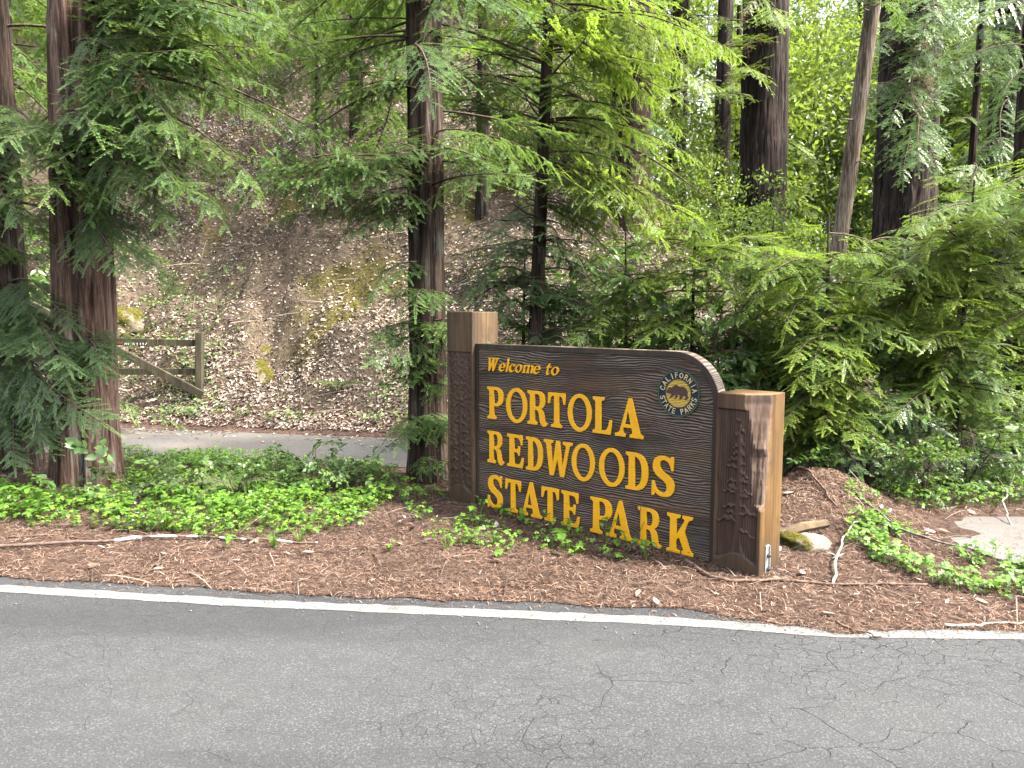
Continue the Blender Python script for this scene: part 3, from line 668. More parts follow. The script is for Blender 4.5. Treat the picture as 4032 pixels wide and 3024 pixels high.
GL = {
 'P': "M0 0 L38 0 L38 8 Q30 9 29 15 L29 40 L36 40 Q68 41 68 70 Q68 99 38 100 L0 100 L0 92 Q8 91 9 85 L9 15 Q8 9 0 8 M29 50 L29 91 L36 91 Q48 90 48 70 Q48 51 36 50",
 'R': "M0 0 L38 0 L38 8 Q30 9 29 15 L29 44 L35 44 Q43 42 45 28 L47 16 Q51 -3 64 -3 Q74 -2 78 8 L72 11 Q69 6 67 14 Q65 42 52 48 Q68 54 68 73 Q68 99 40 100 L0 100 L0 92 Q8 91 9 85 L9 15 Q8 9 0 8 M29 54 L29 91 L38 91 Q48 90 48 73 Q48 55 38 54",
 'T': "M12 0 L53 0 L53 8 Q44 9 43 15 L43 90 L48 90 Q56 88 58 68 L66 68 L65 100 L0 100 L-1 68 L7 68 Q9 88 17 90 L23 90 L23 15 Q22 9 12 8",
 'L': "M0 0 L62 0 L65 40 L57 40 Q53 12 40 10 L29 10 L29 85 Q30 91 39 92 L39 100 L0 100 L0 92 Q8 91 9 85 L9 15 Q8 9 0 8",
 'A': "M0 0 L34 0 L34 8 Q25 10 26 16 L28 25 L53 25 L55 16 Q56 9 47 8 L47 0 L90 0 L90 8 Q82 9 79 16 L52 104 L42 104 L15 16 Q12 9 0 8 M31 34 L41 70 L50 34",
 'E': "M0 0 L63 0 L67 32 L59 32 Q55 11 44 10 L29 10 L29 46 L38 46 Q44 45 45 37 L52 37 L52 66 L45 66 Q44 57 38 56 L29 56 L29 90 L43 90 Q53 89 55 70 L63 70 L61 100 L0 100 L0 92 Q9 91 9 86 L9 14 Q9 9 0 8",
 'D': "M0 0 L30 0 Q70 2 70 50 Q70 98 30 100 L0 100 L0 92 Q9 91 9 86 L9 14 Q9 9 0 8 M29 10 L29 90 Q50 86 50 50 Q50 14 29 10",
 'W': "M22 -3 L38 -3 L52 45 L62 -3 L78 -3 L97 86 Q99 91 107 92 L107 100 L72 100 L72 92 Q85 91 83 82 L71 28 L60 100 L46 100 L34 28 L27 84 Q26 91 34 92 L34 100 L-2 100 L-2 92 Q6 91 8 86",
 'S': "M0 -3 L7 -3 L11 5 Q20 -3 33 -3 Q65 -2 65 28 Q65 46 42 57 Q23 67 23 79 Q23 92 35 92 Q51 91 55 67 L62 67 L61 103 L54 103 L50 96 Q43 103 32 103 Q2 102 2 74 Q2 55 24 44 Q43 35 43 23 Q43 8 30 8 Q12 9 8 35 L0 35",
 'K': "M0 0 L40 0 L40 8 Q29 9 29 14 L29 34 L37 42 L50 14 Q51 9 45 8 L45 0 L80 0 L80 8 Q74 9 71 14 L53 60 L64 86 Q68 91 76 92 L76 100 L46 100 L46 92 Q54 91 52 86 L29 48 L29 86 Q29 91 40 92 L40 100 L0 100 L0 92 Q9 91 9 86 L9 14 Q9 9 0 8",
 'e': "M50 16 L46 20 Q38 9 28 9 Q17 9 17 27 L53 31 Q54 62 30 62 Q2 60 2 28 Q2 -2 28 -2 Q43 -2 50 16 M18 35 Q20 54 30 54 Q39 54 38 37",
 'l': "M0 0 L26 0 L26 6 L20 8 L20 104 L2 100 L2 95 L7 93 L7 8 L0 6",
 'c': "M48 14 L44 18 Q37 9 29 9 Q17 10 17 32 Q17 54 29 54 Q34 54 35 44 L47 44 L48 58 Q40 62 30 62 Q2 60 2 30 Q2 -2 28 -2 Q42 -2 48 14",
 'm': "M0 0 L25 0 L25 6 L20 8 L20 44 Q26 53 32 53 Q37 53 37 44 L37 8 L33 6 L33 0 L55 0 L55 6 L50 8 L50 44 Q56 53 62 53 Q67 53 67 44 L67 8 Q67 -1 78 -1 L86 6 L84 10 L80 9 L80 46 Q80 62 66 62 Q56 62 48 53 Q45 62 36 62 Q27 62 20 54 L20 62 L0 58 L0 53 L7 51 L7 8 L0 6",
 't': "M36 12 L33 15 Q28 9 24 9 Q20 9 20 16 L20 53 L34 53 L34 60 L20 60 L20 82 L14 82 Q10 64 0 59 L0 53 L7 53 L7 14 Q7 -2 21 -2 Q30 -2 36 12",
}
def glyph(ch, shear=0.0):
    if ch == 'O': o = [ell(43, 50, 43, 53), ell(43, 50, 26, 42)]
    elif ch == 'o': o = [ell(28, 30, 27, 32, 32), ell(28, 30, 13, 24, 32)]
    else: o = path(GL[ch])
    return [[(x + shear * y, y) for x, y in l] for l in o]
CAPH = 0.2445
ROWS = [('PORTOLA', 0.715, [(-0.666, -0.498), (-0.471, -0.261), (-0.257, -0.066), (-0.066, 0.092), (0.112, 0.316), (0.325, 0.480), (0.507, 0.723)]),
        ('REDWOODS', 0.377, [(-0.666, -0.489), (-0.459, -0.294), (-0.271, -0.110), (-0.103, 0.154), (0.150, 0.346), (0.381, 0.584), (0.594, 0.763), (0.790, 0.952)]),
        ('STATEPARK', 0.033, [(-0.666, -0.507), (-0.480, -0.321), (-0.335, -0.118), (-0.123, 0.039), (0.062, 0.222), (0.313, 0.491), (0.446, 0.657), (0.691, 0.870), (0.905, 1.090)])]
def place(outl, x0, x1, zb, zh):
    a = min(p[0] for l in outl for p in l); b = max(p[0] for l in outl for p in l)
    return [[(x0 + (x - a) / (b - a) * (x1 - x0), zb + y / 100 * zh) for x, y in l] for l in outl]
for word, zb, xs2 in ROWS:
    for ch, (a, b) in zip(word, xs2): solid('letter', place(glyph(ch), a, b, zb, CAPH), 0.0, 0.011, M_YELLOW, panel, 0.0010)
x = -0.655; wk = {'W': 0.105, 'e': 0.062, 'l': 0.036, 'c': 0.057, 'o': 0.063, 'm': 0.102, 't': 0.044, ' ': 0.052}
words = 'Welcome to'; tot = sum(wk[c] for c in words); fx = 0.685 / tot
for ch in words:
    w = wk[ch] * fx
    if ch != ' ': solid('letter', place(glyph(ch, 0.22), x, x + w * 1.03, 1.082, 0.096), -0.002, 0.011, M_YELLOW, panel, 0.0006)
    x += w
# --- round emblem
em = solid('emblem', [ell(0.964, 1.025, 0.142, 0.142, 64)], 0.004, 0.0115, M_NAVY, sign)
solid('rim', [ell(0.964, 1.025, 0.1425, 0.1425, 64), ell(0.964, 1.025, 0.134, 0.134, 64)], 0.0, 0.010, M_GREEN, em)
solid('rim', [ell(0.964, 1.025, 0.0895, 0.0895, 64), ell(0.964, 1.025, 0.0845, 0.0845, 64)], 0.001, 0.010, M_GREEN, em)
solid('field', [ell(0.964, 1.025, 0.085, 0.085, 64)], 0.003, 0.010, M_GOLD, em)
BEAR = [(520,780),(560,715),(575,690),(610,685),(640,690),(690,655),(735,620),(775,612),(810,630),(870,658),(960,660),(1010,690),(1045,740),(1058,800),(1055,860),(1075,910),(1080,940),(1040,975),(985,980),(975,960),(1005,950),(1020,925),(985,890),(970,870),(940,905),(920,945),(905,970),(850,970),(835,955),(865,940),(860,860),(810,860),(800,900),(795,945),(770,960),(725,958),(720,945),(755,930),(755,880),(745,860),(690,905),(655,945),(595,940),(590,925),(625,910),(645,870),(640,830),(600,838),(550,825),(530,800)]
solid('bear', [[(0.964 + (a - 825) / 525 * 0.142, 1.025 - ((b - 830) - (a - 825) * 0.05) / 585 * 0.142) for a, b in BEAR]], 0.0, 0.006, M_BEAR, em, 0.0008)
STK = {'C': [[(9,11),(7,14),(3,14),(0,10),(0,4),(3,0),(7,0),(9,3)]], 'A': [[(0,0),(4.5,14),(9,0)],[(1.7,5),(7.3,5)]], 'L': [[(1,14),(1,0),(8,0)]], 'I': [[(2,0),(2,14)]],
 'F': [[(1,0),(1,14),(8,14)],[(1,7.5),(7,7.5)]], 'O': [[(5,14),(1,11),(0,7),(1,3),(5,0),(9,3),(10,7),(9,11),(5,14)]], 'R': [[(1,0),(1,14),(6,14),(8,11),(6,7),(1,7)],[(5,7),(9,0)]],
 'N': [[(0,0),(0,14),(8,0),(8,14)]], 'S': [[(8,12),(6,14),(2,14),(0,11),(2,8),(6,6.5),(8,4),(6,0),(2,0),(0,2)]], 'T': [[(0,14),(9,14)],[(4.5,14),(4.5,0)]], 'E': [[(8,0),(1,0),(1,14),(8,14)],[(1,7),(7,7)]],
 'P': [[(1,0),(1,14),(6,14),(8,10.5),(6,7),(1,7)]], 'K': [[(1,0),(1,14)],[(8,14),(1,6)],[(3.5,8.5),(9,0)]], 'D': [[(1,0),(1,14),(5,14),(9,10),(9,4),(5,0),(1,0)]]}
def stroke_letter(name, ch, cx, cz, ang, h, mat, parent, y0=0.0, th=0.14, depth=0.005):
    k = h / 14.0; w = max(p[0] for s in STK[ch] for p in s); mb = MB(); c, s = math.cos(ang), math.sin(ang); j = 0
    for st in STK[ch]:
        for p, q in zip(st[:-1], st[1:]):
            P = [np.array([(p[0] - w / 2) * k, (p[1] - 7) * k]), np.array([(q[0] - w / 2) * k, (q[1] - 7) * k])]
            P = [np.array([cx + c * a[0] - s * a[1], cz + s * a[0] + c * a[1]]) for a in P]
            d = P[1] - P[0]; l = np.linalg.norm(d); a2 = math.atan2(d[1], d[0]); ca, sa = math.cos(a2), math.sin(a2)
            R = np.array([[ca, 0, -sa], [0, 1, 0], [sa, 0, ca]]); m_ = (P[0] + P[1]) / 2; j += 1
            mb.box((m_[0], y0 + 0.0002 * j, m_[1]), (l + h * th * 0.9, depth, h * th), R)
    return mb.build(name, mat, parent)
for txt, r0, a0, a1, flip in (('CALIFORNIA', 0.112, 166, 12, False), ('STATE PARKS', 0.112, 196, 344, True)):
    for i, ch in enumerate(txt):
        if ch == ' ': continue
        a = math.radians(a0 + (a1 - a0) * i / (len(txt) - 1))
        stroke_letter('letter', ch, 0.964 + r0 * math.cos(a), 1.025 + r0 * math.sin(a), a + (math.pi / 2 if flip else -math.pi / 2), 0.030, M_CREAM, em, 0.002)

# --- posts: every face is one wrapped grid; the carving is cut into the front
def post(x0, x1, ztop, seed, pocket, tree_x, branches, mat, hammered, broken=None):
    yf, depth_ = -0.030, 0.285; zb = -0.12
    nu, nz_ = 92, int((ztop - zb) / 0.0042)
    z = np.linspace(zb, ztop, nz_); u = np.linspace(x0, x1, nu); U, Z = np.meshgrid(u, z)
    px0, px1, pz0, pz1 = pocket
    edge = np.minimum.reduce([(U - px0), (px1 - U), (pz1 - Z), (Z - pz0 - 0.03 * np.cos((U - tree_x) * 22))])
    inp = sstep(0, 0.004, edge)
    if hammered: g = fbm(U * 55, Z * 55, seed=seed, o=2); grd = 0.010 + 0.010 * (g - 0.5)
    else: g = np.sin(U * 420 + 6 * fbm(U * 8, Z * 5, seed=seed)); grd = 0.011 + 0.004 * g + 0.004 * (noise(U * 60, Z * 18, seed=seed) - 0.5)
    # the raised redwood
    rise = np.zeros_like(U); tz0, tz1 = pz0, pz1 - 0.06
    f = np.clip((Z - tz0) / (tz1 - tz0), 0, 1)
    tw = 0.014 + 0.010 * (1 - f) + 0.06 * np.exp(-(Z - tz0) / 0.03); tw = np.where(Z > tz1, 0, tw * np.where(f > 0.85, (1 - f) / 0.15, 1))
    rise = np.maximum(rise, sstep(0, 0.005, tw - np.abs(U - tree_x)) * (0.85 + 0.25 * np.sin(U * 900 + 4 * noise(U * 20, Z * 6, seed=seed + 3))))
    for (sd, bz, ln, drop, th) in branches:
        s = np.clip((U - tree_x) * sd / ln, 0, 1); inside = ((U - tree_x) * sd > 0) & ((U - tree_x) * sd < ln)
        zc = bz - drop * s + 0.035 * ln / 0.1 * np.sin(s * math.pi) * 0.5 + 0.006 * np.sin(s * 17 + bz * 90)
        t_ = th * (np.sin(np.clip(s * 0.93 + 0.07, 0, 1) * math.pi) ** 0.6) * (0.8 + 0.4 * noise(U * 90, bz * 50, seed=seed))
        rise = np.maximum(rise, np.where(inside, sstep(0, 0.005, t_ - np.abs(Z - zc)), 0))
    d = inp * np.clip(grd * (1 - rise) + 0.001, 0, 1) + 0.0012 * (fbm(U * 30, Z * 2, seed=seed + 7) - 0.5)
    raw = np.zeros_like(U, bool)
    leg = np.zeros(nz_)
    if broken is not None:
        leg = np.interp(z, broken[0], broken[1], left=0) * (0.85 + 0.30 * fbm(z * 5, seed=seed + 5))
        leg = np.clip(leg, 0, 1)
        cut = (U - (x1 - leg[:, None])) * 0.95
        fib = 0.022 * (np.floor(fbm(U * 38, Z * 2.2, seed=seed + 8) * 7) / 7 - 0.45) + 0.010 * (noise(U * 85, Z * 2.5, seed=seed + 4) - 0.5)
        lowz = sstep(1.02, 0.70, Z) * 0.9 + 0.25
        dd = np.where(cut > 0, cut + fib * np.clip(cut / 0.02, 0, 1) * lowz, -1)
        raw = dd > d; d = np.maximum(d, dd)
    front = np.stack([U, yf + d, Z], -1)
    # right side, back and left side columns
    ns_ = 10; cols = [front]
    fr = np.linspace(0, 1, ns_ + 1)[1:]
    ys = front[:, -1, 1]
    side = np.stack([np.full((nz_, ns_), x1), ys[:, None] + (yf + depth_ - ys)[:, None] * fr, np.repeat(z[:, None], ns_, 1)], -1)
    if broken is not None: side[:, 0, 0] -= 0.010 * fbm(z * 26, seed=seed + 2) * (leg > 0.004)
    back = np.stack([np.full((nz_, 1), x0), np.full((nz_, 1), yf + depth_), z[:, None]], -1)
    P = np.concatenate([front, side, back], 1); nc = P.shape[1]
    I = np.arange(P.shape[0] * nc).reshape(P.shape[0], nc); J = np.roll(I, -1, 1)
    F = np.stack([I[:-1], J[:-1], J[1:], I[1:]], -1)
    mi = np.zeros(F.shape[:2], int); mi[:, :nu - 1] = np.where(inp[:-1, :-1] > 0.5, 1, 0)
    mi[:, :nu - 1] = np.where(raw[:-1, :-1], 2, mi[:, :nu - 1])
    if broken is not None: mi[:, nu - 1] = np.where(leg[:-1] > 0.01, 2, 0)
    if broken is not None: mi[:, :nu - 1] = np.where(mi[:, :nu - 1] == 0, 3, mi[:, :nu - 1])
    F = F.reshape(-1, 4); mi = mi.reshape(-1)
    V = P.reshape(-1, 3).copy()
    rimtop = I[-1]; cen = V[rimtop].mean(0); cen[2] += 0.004; V[rimtop, 2] -= 0.0
    V = np.concatenate([V, [cen]]); ci = len(V) - 1
    cap = np.stack([rimtop, np.roll(rimtop, -1), np.full(nc, ci)], -1)
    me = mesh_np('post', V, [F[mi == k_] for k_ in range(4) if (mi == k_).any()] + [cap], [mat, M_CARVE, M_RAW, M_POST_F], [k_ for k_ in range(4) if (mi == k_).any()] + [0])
    return link('post', me, sign)
rb = np.random.default_rng(12)
brL = [(s, 0.26 + 0.076 * k + 0.022 * rb.normal(), (0.112 - 0.0078 * k) * (0.65 + 0.5 * rb.random()), -0.02 + 0.07 * rb.random(), 0.007 + 0.008 * rb.random()) for k in range(12) for s in (-1, 1)]
post(-1.079, -0.7985, 1.523, 51, (-1.070, -0.812, 0.13, 1.215), -0.945, brL, M_POST_L, True)
brR = [(s, 0.30 + 0.052 * k + 0.016 * rb.normal(), (0.125 - 0.0085 * k) * (0.6 + 0.5 * rb.random()), -0.01 + 0.07 * rb.random(), 0.008 + 0.008 * rb.random()) for k in range(12) for s in (-1, 1)]
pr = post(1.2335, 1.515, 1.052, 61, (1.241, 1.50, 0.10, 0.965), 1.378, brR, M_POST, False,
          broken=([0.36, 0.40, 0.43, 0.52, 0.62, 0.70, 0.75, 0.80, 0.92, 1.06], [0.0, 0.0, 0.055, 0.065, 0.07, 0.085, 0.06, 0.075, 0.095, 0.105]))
# bracket with two bolts let into the foot of the broken post
mb = MB().box((1.517, 0.075, 0.085), (0.006, 0.045, 0.20)); mb.box((1.523, 0.094, 0.085), (0.014, 0.006, 0.19)); mb.build('bracket', M_STEEL, pr, 0.0015)
for zb in (0.045, 0.125):
    mb = MB().tube([(1.518, 0.074, zb), (1.532, 0.074, zb)], 0.011, 6); mb.tube([(1.53, 0.074, zb), (1.542, 0.074, zb)], 0.006, 8); mb.build('bolt', M_BOLT, pr)
# a dead weed stalk leaning against the letters
stalk = thing('dead_stalk', (0.0, 0.0, 0.0), 'dry dead weed stalk leaning against the letter R of PARK', 'weed')
c_, s_ = math.cos(AZ), math.sin(AZ)
def on_sign(u, y, z): return np.array([0.3 + u * c_ + y * s_, 5.0212 - u * s_ + y * c_, z])
b_ = on_sign(0.70, -0.05, 0.02); stalk.location = b_
for du, dz, k in ((0.035, 0.32, 0), (0.05, 0.17, 1), (0.005, 0.15, 2)):
    MB().tube([np.zeros(3), on_sign(0.70 + du * 0.4, -0.03, 0.02 + dz * 0.5) - b_, on_sign(0.70 + du, -0.012, 0.02 + dz) - b_], [0.0035, 0.003, 0.0015], 5).build('stem', M_STEM, stalk)
# ------------------------------------------------------------------ the near trees
G = lambda px, d: ((px - IMG_W / 2) / FPX * d, d)
T1 = tree('redwood_tree', G(314, 6.30), (0.24, 0.1), 8, 0.236, 0.20, 'thick reddish redwood trunk with fluted bark in front of the wooden gate', mat=M_BARK_RED, seg=110, rows=170, ridge=0.030, lobes=((-1.25, 0.30, 0.16), (-2.6, 0.13, 0.12), (0.4, 0.2, 0.2)), seed=1, freq=10)
boughs(T1, [(450, -100, 1150, 330, 4.9, 6.6, 12, 0.05, 0.35, 'near'), (560, 330, 1120, 900, 5.0, 6.4, 15, 0.1, 0.5, 'near'), (520, 420, 900, 950, 4.9, 5.9, 9, 0.05, 0.4, 'near'),
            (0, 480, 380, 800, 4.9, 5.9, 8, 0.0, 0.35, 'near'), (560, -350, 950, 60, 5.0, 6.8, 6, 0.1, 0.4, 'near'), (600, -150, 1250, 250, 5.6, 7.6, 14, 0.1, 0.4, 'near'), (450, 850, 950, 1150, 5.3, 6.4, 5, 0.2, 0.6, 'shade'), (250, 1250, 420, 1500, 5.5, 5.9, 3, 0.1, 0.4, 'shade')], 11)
ring_boughs(T1, 3.2, 4.8, 8, 2.2, 1.8, 0.25, 'near', 12, az=(-0.6, 2.6))
T0 = tree('redwood_tree', G(30, 6.9), (-0.05, 0.1), 7, 0.19, 0.15, 'dark redwood trunk half hidden by low sprays at the far left', mat=M_BARK, seed=2, seg=72, rows=110)
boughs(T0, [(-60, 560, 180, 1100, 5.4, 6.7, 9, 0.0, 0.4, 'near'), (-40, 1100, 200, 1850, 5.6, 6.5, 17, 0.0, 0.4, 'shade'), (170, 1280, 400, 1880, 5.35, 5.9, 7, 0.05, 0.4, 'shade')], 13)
ring_boughs(T0, 2.4, 4.8, 12, 1.8, 1.6, 0.3, 'near', 14)
T2 = tree('redwood_tree', G(1683, 6.42), (-0.02, 0.2), 8, 0.155, 0.132, 'straight redwood trunk rising right behind the left sign post', mat=M_BARK, seed=3, seg=84, rows=150, ridge=0.016, freq=9, lobes=((-1.9, 0.08, 0.1), (-1.0, 0.07, 0.1)))
boughs(T2, [(1180, 540, 1650, 830, 5.4, 6.6, 9, 0.05, 0.35, 'near'), (880, 560, 1450, 900, 5.4, 6.6, 8, 0.05, 0.3, 'near'), (1650, 520, 2250, 760, 5.4, 6.8, 7, 0.0, 0.35, 'near'),
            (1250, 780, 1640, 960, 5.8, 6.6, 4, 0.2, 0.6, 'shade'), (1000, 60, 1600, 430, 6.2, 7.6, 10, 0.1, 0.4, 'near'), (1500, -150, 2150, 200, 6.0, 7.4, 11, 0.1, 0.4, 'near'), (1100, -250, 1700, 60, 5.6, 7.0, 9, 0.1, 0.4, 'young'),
            (1440, 1120, 1900, 1480, 5.65, 6.1, 13, -0.2, 0.35, 'near'), (1480, 1450, 1880, 1900, 5.75, 6.15, 15, -0.1, 0.35, 'near'), (1370, 1250, 1560, 1500, 5.9, 6.3, 3, 0.0, 0.3, 'near')], 15)
ring_boughs(T2, 3.2, 5.0, 12, 2.2, 1.8, 0.25, 'near', 16)
T3 = tree('young_redwood_tree', G(2088, 7.3), (0.20, 0.0), 5.2, 0.078, 0.045, 'slim young redwood with bare side branches rising behind the sign panel', mat=M_BARK, seed=4, seg=40, rows=110, ridge=0.006, freq=7, flare=0.1)
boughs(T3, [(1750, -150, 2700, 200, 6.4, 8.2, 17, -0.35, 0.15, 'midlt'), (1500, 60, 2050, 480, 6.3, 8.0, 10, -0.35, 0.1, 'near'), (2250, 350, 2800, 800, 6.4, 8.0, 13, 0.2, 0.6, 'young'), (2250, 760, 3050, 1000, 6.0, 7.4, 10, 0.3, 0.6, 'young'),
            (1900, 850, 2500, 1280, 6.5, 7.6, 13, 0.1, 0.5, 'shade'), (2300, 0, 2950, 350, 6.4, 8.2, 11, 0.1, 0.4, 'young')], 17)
# its bare dead limbs
r = np.random.default_rng(5)
for k in range(26):
    z = 0.9 + 3.4 * k / 26; A = o_ax[T3.name](z); a = k * 2.4 + r.normal(0, 0.3)
    if k % 2: a = r.choice([0.0, math.pi]) + r.normal(0, 0.45)
    L = 0.5 + 1.0 * r.random(); dn = (0.35 * r.random() - 0.1) * L
    P = np.array([A + np.array([math.cos(a) * L * f, math.sin(a) * L * f, 0.10 * L * math.sin(f * 3.0) - dn * f * f * 2 + 0.02 * r.normal()]) for f in np.linspace(0, 1, 8)]) - np.array(T3.location)
    MB().tube(P, 0.0125 * (1 - 0.85 * np.linspace(0, 1, 8)), 5).build('dead_limb', M_STEM, T3, smooth=True)
for (x0, y0, x1, y1, d0, d1, rr) in ((2085, 500, 2850, 830, 7.3, 6.6, 0.02), (2080, 640, 2600, 1080, 7.3, 6.9, 0.014), (2075, 800, 2560, 1180, 7.3, 7.0, 0.011), (2110, 250, 1180, 95, 7.3, 6.6, 0.015), (2112, 90, 2650, 70, 7.3, 7.2, 0.013), (2118, 150, 2380, 260, 7.3, 7.0, 0.014), (2095, 300, 1640, 190, 7.3, 7.0, 0.012)):
    A, B = at(x0, y0, d0), at(x1, y1, d1); A = o_ax[T3.name](A[2]); up = np.linalg.norm(B - A) * 0.09
    P = np.array([A + (B - A) * f + np.array([0, 0, up * math.sin(f * math.pi)]) for f in np.linspace(0, 1, 9)]) - np.array(T3.location)
    MB().tube(P, rr * (1 - 0.8 * np.linspace(0, 1, 9)), 6).build('dead_limb', M_STEM, T3, smooth=True)

# ------------------------------------------------------------------ large trunks farther in
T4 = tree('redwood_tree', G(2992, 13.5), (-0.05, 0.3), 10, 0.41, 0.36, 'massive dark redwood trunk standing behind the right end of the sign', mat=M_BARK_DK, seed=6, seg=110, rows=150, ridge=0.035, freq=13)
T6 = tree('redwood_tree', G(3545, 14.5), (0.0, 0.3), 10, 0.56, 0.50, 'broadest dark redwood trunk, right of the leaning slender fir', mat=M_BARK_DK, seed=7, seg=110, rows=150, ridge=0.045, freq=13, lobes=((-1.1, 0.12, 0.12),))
T5 = tree('fir_tree', G(3228, 9.6), (0.62, 0.0), 6.2, 0.105, 0.085, 'slender leaning fir trunk with pale bark and short dead stubs', mat=M_BARK_FIR, seed=8, seg=48, rows=130, ridge=0.006, freq=8, flare=0.1)
r = np.random.default_rng(8)
for k in range(15):
    z = 1.6 + 4.0 * k / 15; A = o_ax[T5.name](z) - np.array(T5.location); a = r.random() * 6.28; L = 0.15 + 0.55 * r.random() ** 2
    P = [A + np.array([math.cos(a) * L * f, math.sin(a) * L * f, -0.12 * L * f]) for f in np.linspace(0, 1, 5)]
    MB().tube(P, 0.014 * (1 - 0.6 * np.linspace(0, 1, 5)), 5).build('stub', M_STEM_GR, T5, smooth=True)
boughs(T5, [(3100, -250, 3700, 120, 8.4, 10.5, 9, 0.2, 0.7, 'mid')], 18)
boughs(T4, [(2780, -150, 3150, 300, 10.5, 13.5, 9, 0.1, 0.5, 'midlt'), (2500, -50, 2900, 400, 11, 14, 8, 0.1, 0.5, 'midlt')], 19)
boughs(T6, [(3350, -100, 3900, 480, 11, 14, 15, 0.2, 0.6, 'mid'), (3480, 420, 3720, 720, 11.5, 13.5, 6, 0.3, 0.7, 'mid')], 20)
boughs(T6, [(3380, -50, 3800, 500, 11.5, 14, 6, 0.2, 0.6, 'dead')], 24); boughs(T1, [(500, 300, 900, 900, 5.2, 6.2, 3, 0.2, 0.6, 'dead')], 25); boughs(T4, [(2750, 0, 3100, 300, 11.5, 13.5, 3, 0.2, 0.6, 'dead')], 26)
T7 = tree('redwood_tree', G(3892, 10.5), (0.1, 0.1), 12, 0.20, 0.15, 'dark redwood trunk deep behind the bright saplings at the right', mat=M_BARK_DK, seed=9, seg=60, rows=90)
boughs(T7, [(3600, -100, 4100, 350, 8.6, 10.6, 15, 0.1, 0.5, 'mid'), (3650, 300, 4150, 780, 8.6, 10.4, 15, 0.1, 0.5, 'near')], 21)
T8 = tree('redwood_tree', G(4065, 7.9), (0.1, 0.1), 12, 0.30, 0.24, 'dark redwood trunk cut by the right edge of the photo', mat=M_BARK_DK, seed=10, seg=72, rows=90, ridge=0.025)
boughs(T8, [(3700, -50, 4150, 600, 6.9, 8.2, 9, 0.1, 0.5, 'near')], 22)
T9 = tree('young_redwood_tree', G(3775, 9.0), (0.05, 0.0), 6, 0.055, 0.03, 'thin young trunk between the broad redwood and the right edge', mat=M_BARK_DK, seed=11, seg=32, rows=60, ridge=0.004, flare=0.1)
boughs(T9, [(3600, 450, 4050, 900, 8.0, 9.6, 11, 0.1, 0.5, 'young')], 23)
far_spec = [(2822, 16.5, 0.17, 0.05, 'narrow dark trunk just left of the massive redwood'), (2885, 18, 0.14, 0.6, 'thin trunk leaning against the left side of the massive redwood'), (2648, 17, 0.19, 0.15, 'medium redwood trunk beside the bright gap of sky'),
            (2455, 12.5, 0.33, 0.5, 'leaning redwood trunk wrapped in foliage behind the slim young tree'), (2262, 19, 0.14, 0.3, 'narrow trunk seen just right of the slim young redwood top'), (2350, 24, 0.2, 0.0, 'distant trunk in the bright leaves above the sign'), (3330, 22, 0.22, 0.2, 'distant trunk in the leaves between the two large redwoods')]
for i, (px, d, rad, ln, lab) in enumerate(far_spec):
    t = tree('redwood_tree', G(px, d), (ln, 0.2), 15, rad, rad * 0.8, lab, mat=M_BARK_DK if i != 3 else M_BARK, seed=30 + i, seg=48, rows=60, ridge=0.02)
    if i == 3: boughs(t, [(2250, 50, 2750, 500, 10.5, 13, 12, 0.1, 0.4, 'midlt'), (2300, 500, 2650, 800, 11, 13, 6, 0.2, 0.5, 'mid')], 40)
    else: ring_boughs(t, 3.5 + i * 0.4, 8.5, 12, 2.6, 2.2, 0.3, 'midlt', 60 + i)
# trees on the hillside
hill_spec = [(72, 12.5, 0.20, 'dark trunk at the top left corner of the photo'), (470, 13.5, 0.06, 'hillside sapling behind the reddish redwood'), (980, 17.0, 0.06, 'thin hillside redwood high above the mossy outcrops'), (640, 13.4, 0.035, 'young hillside redwood behind the drooping left sprays'), (1270, 13.6, 0.035, 'young hillside redwood left of the straight trunk'),
             (1420, 15.0, 0.13, 'hillside redwood just left of the straight trunk'), (1900, 12.4, 0.10, 'young hillside redwood between the straight trunk and the slim one')]
for i, (px, d, rad, lab) in enumerate(hill_spec):
    t = tree('redwood_tree', G(px, d), (0.1, 0), 9, rad, rad * 0.6, lab, mat=M_BARK_DK, seed=50 + i, seg=40, rows=60, ridge=0.012)
    z0 = float(t.location[2]); boughs(t, [(px - 450, -100, px + 450, 480, d - 2.0, d + 1.5, 22, 0.1, 0.5, ('mid', 'midlt')[i % 2])], 180 + i)
    ring_boughs(t, max(z0 + 1.5, 4.5), z0 + 8, 12, 2.0, 1.6, 0.3, ('mid', 'midlt')[i % 2], 80 + i)

for i, (px, d, lab) in enumerate([(-260, 8.4, 'redwood beyond the left edge, nearest the side road'), (-700, 10.5, 'redwood beyond the left edge, farther along the side road'), (-520, 14.0, 'redwood up the slope beyond the left edge')]):
    t = tree('redwood_tree', G(px, d), (0.1, 0), 8, 0.2, 0.15, lab, mat=M_BARK, seed=70 + i, seg=40, rows=60)
    z0 = float(t.location[2]); ring_boughs(t, z0 + 0.9, z0 + 6.5, 26, 2.0, 1.7, 0.3, 'mid', 190 + i)

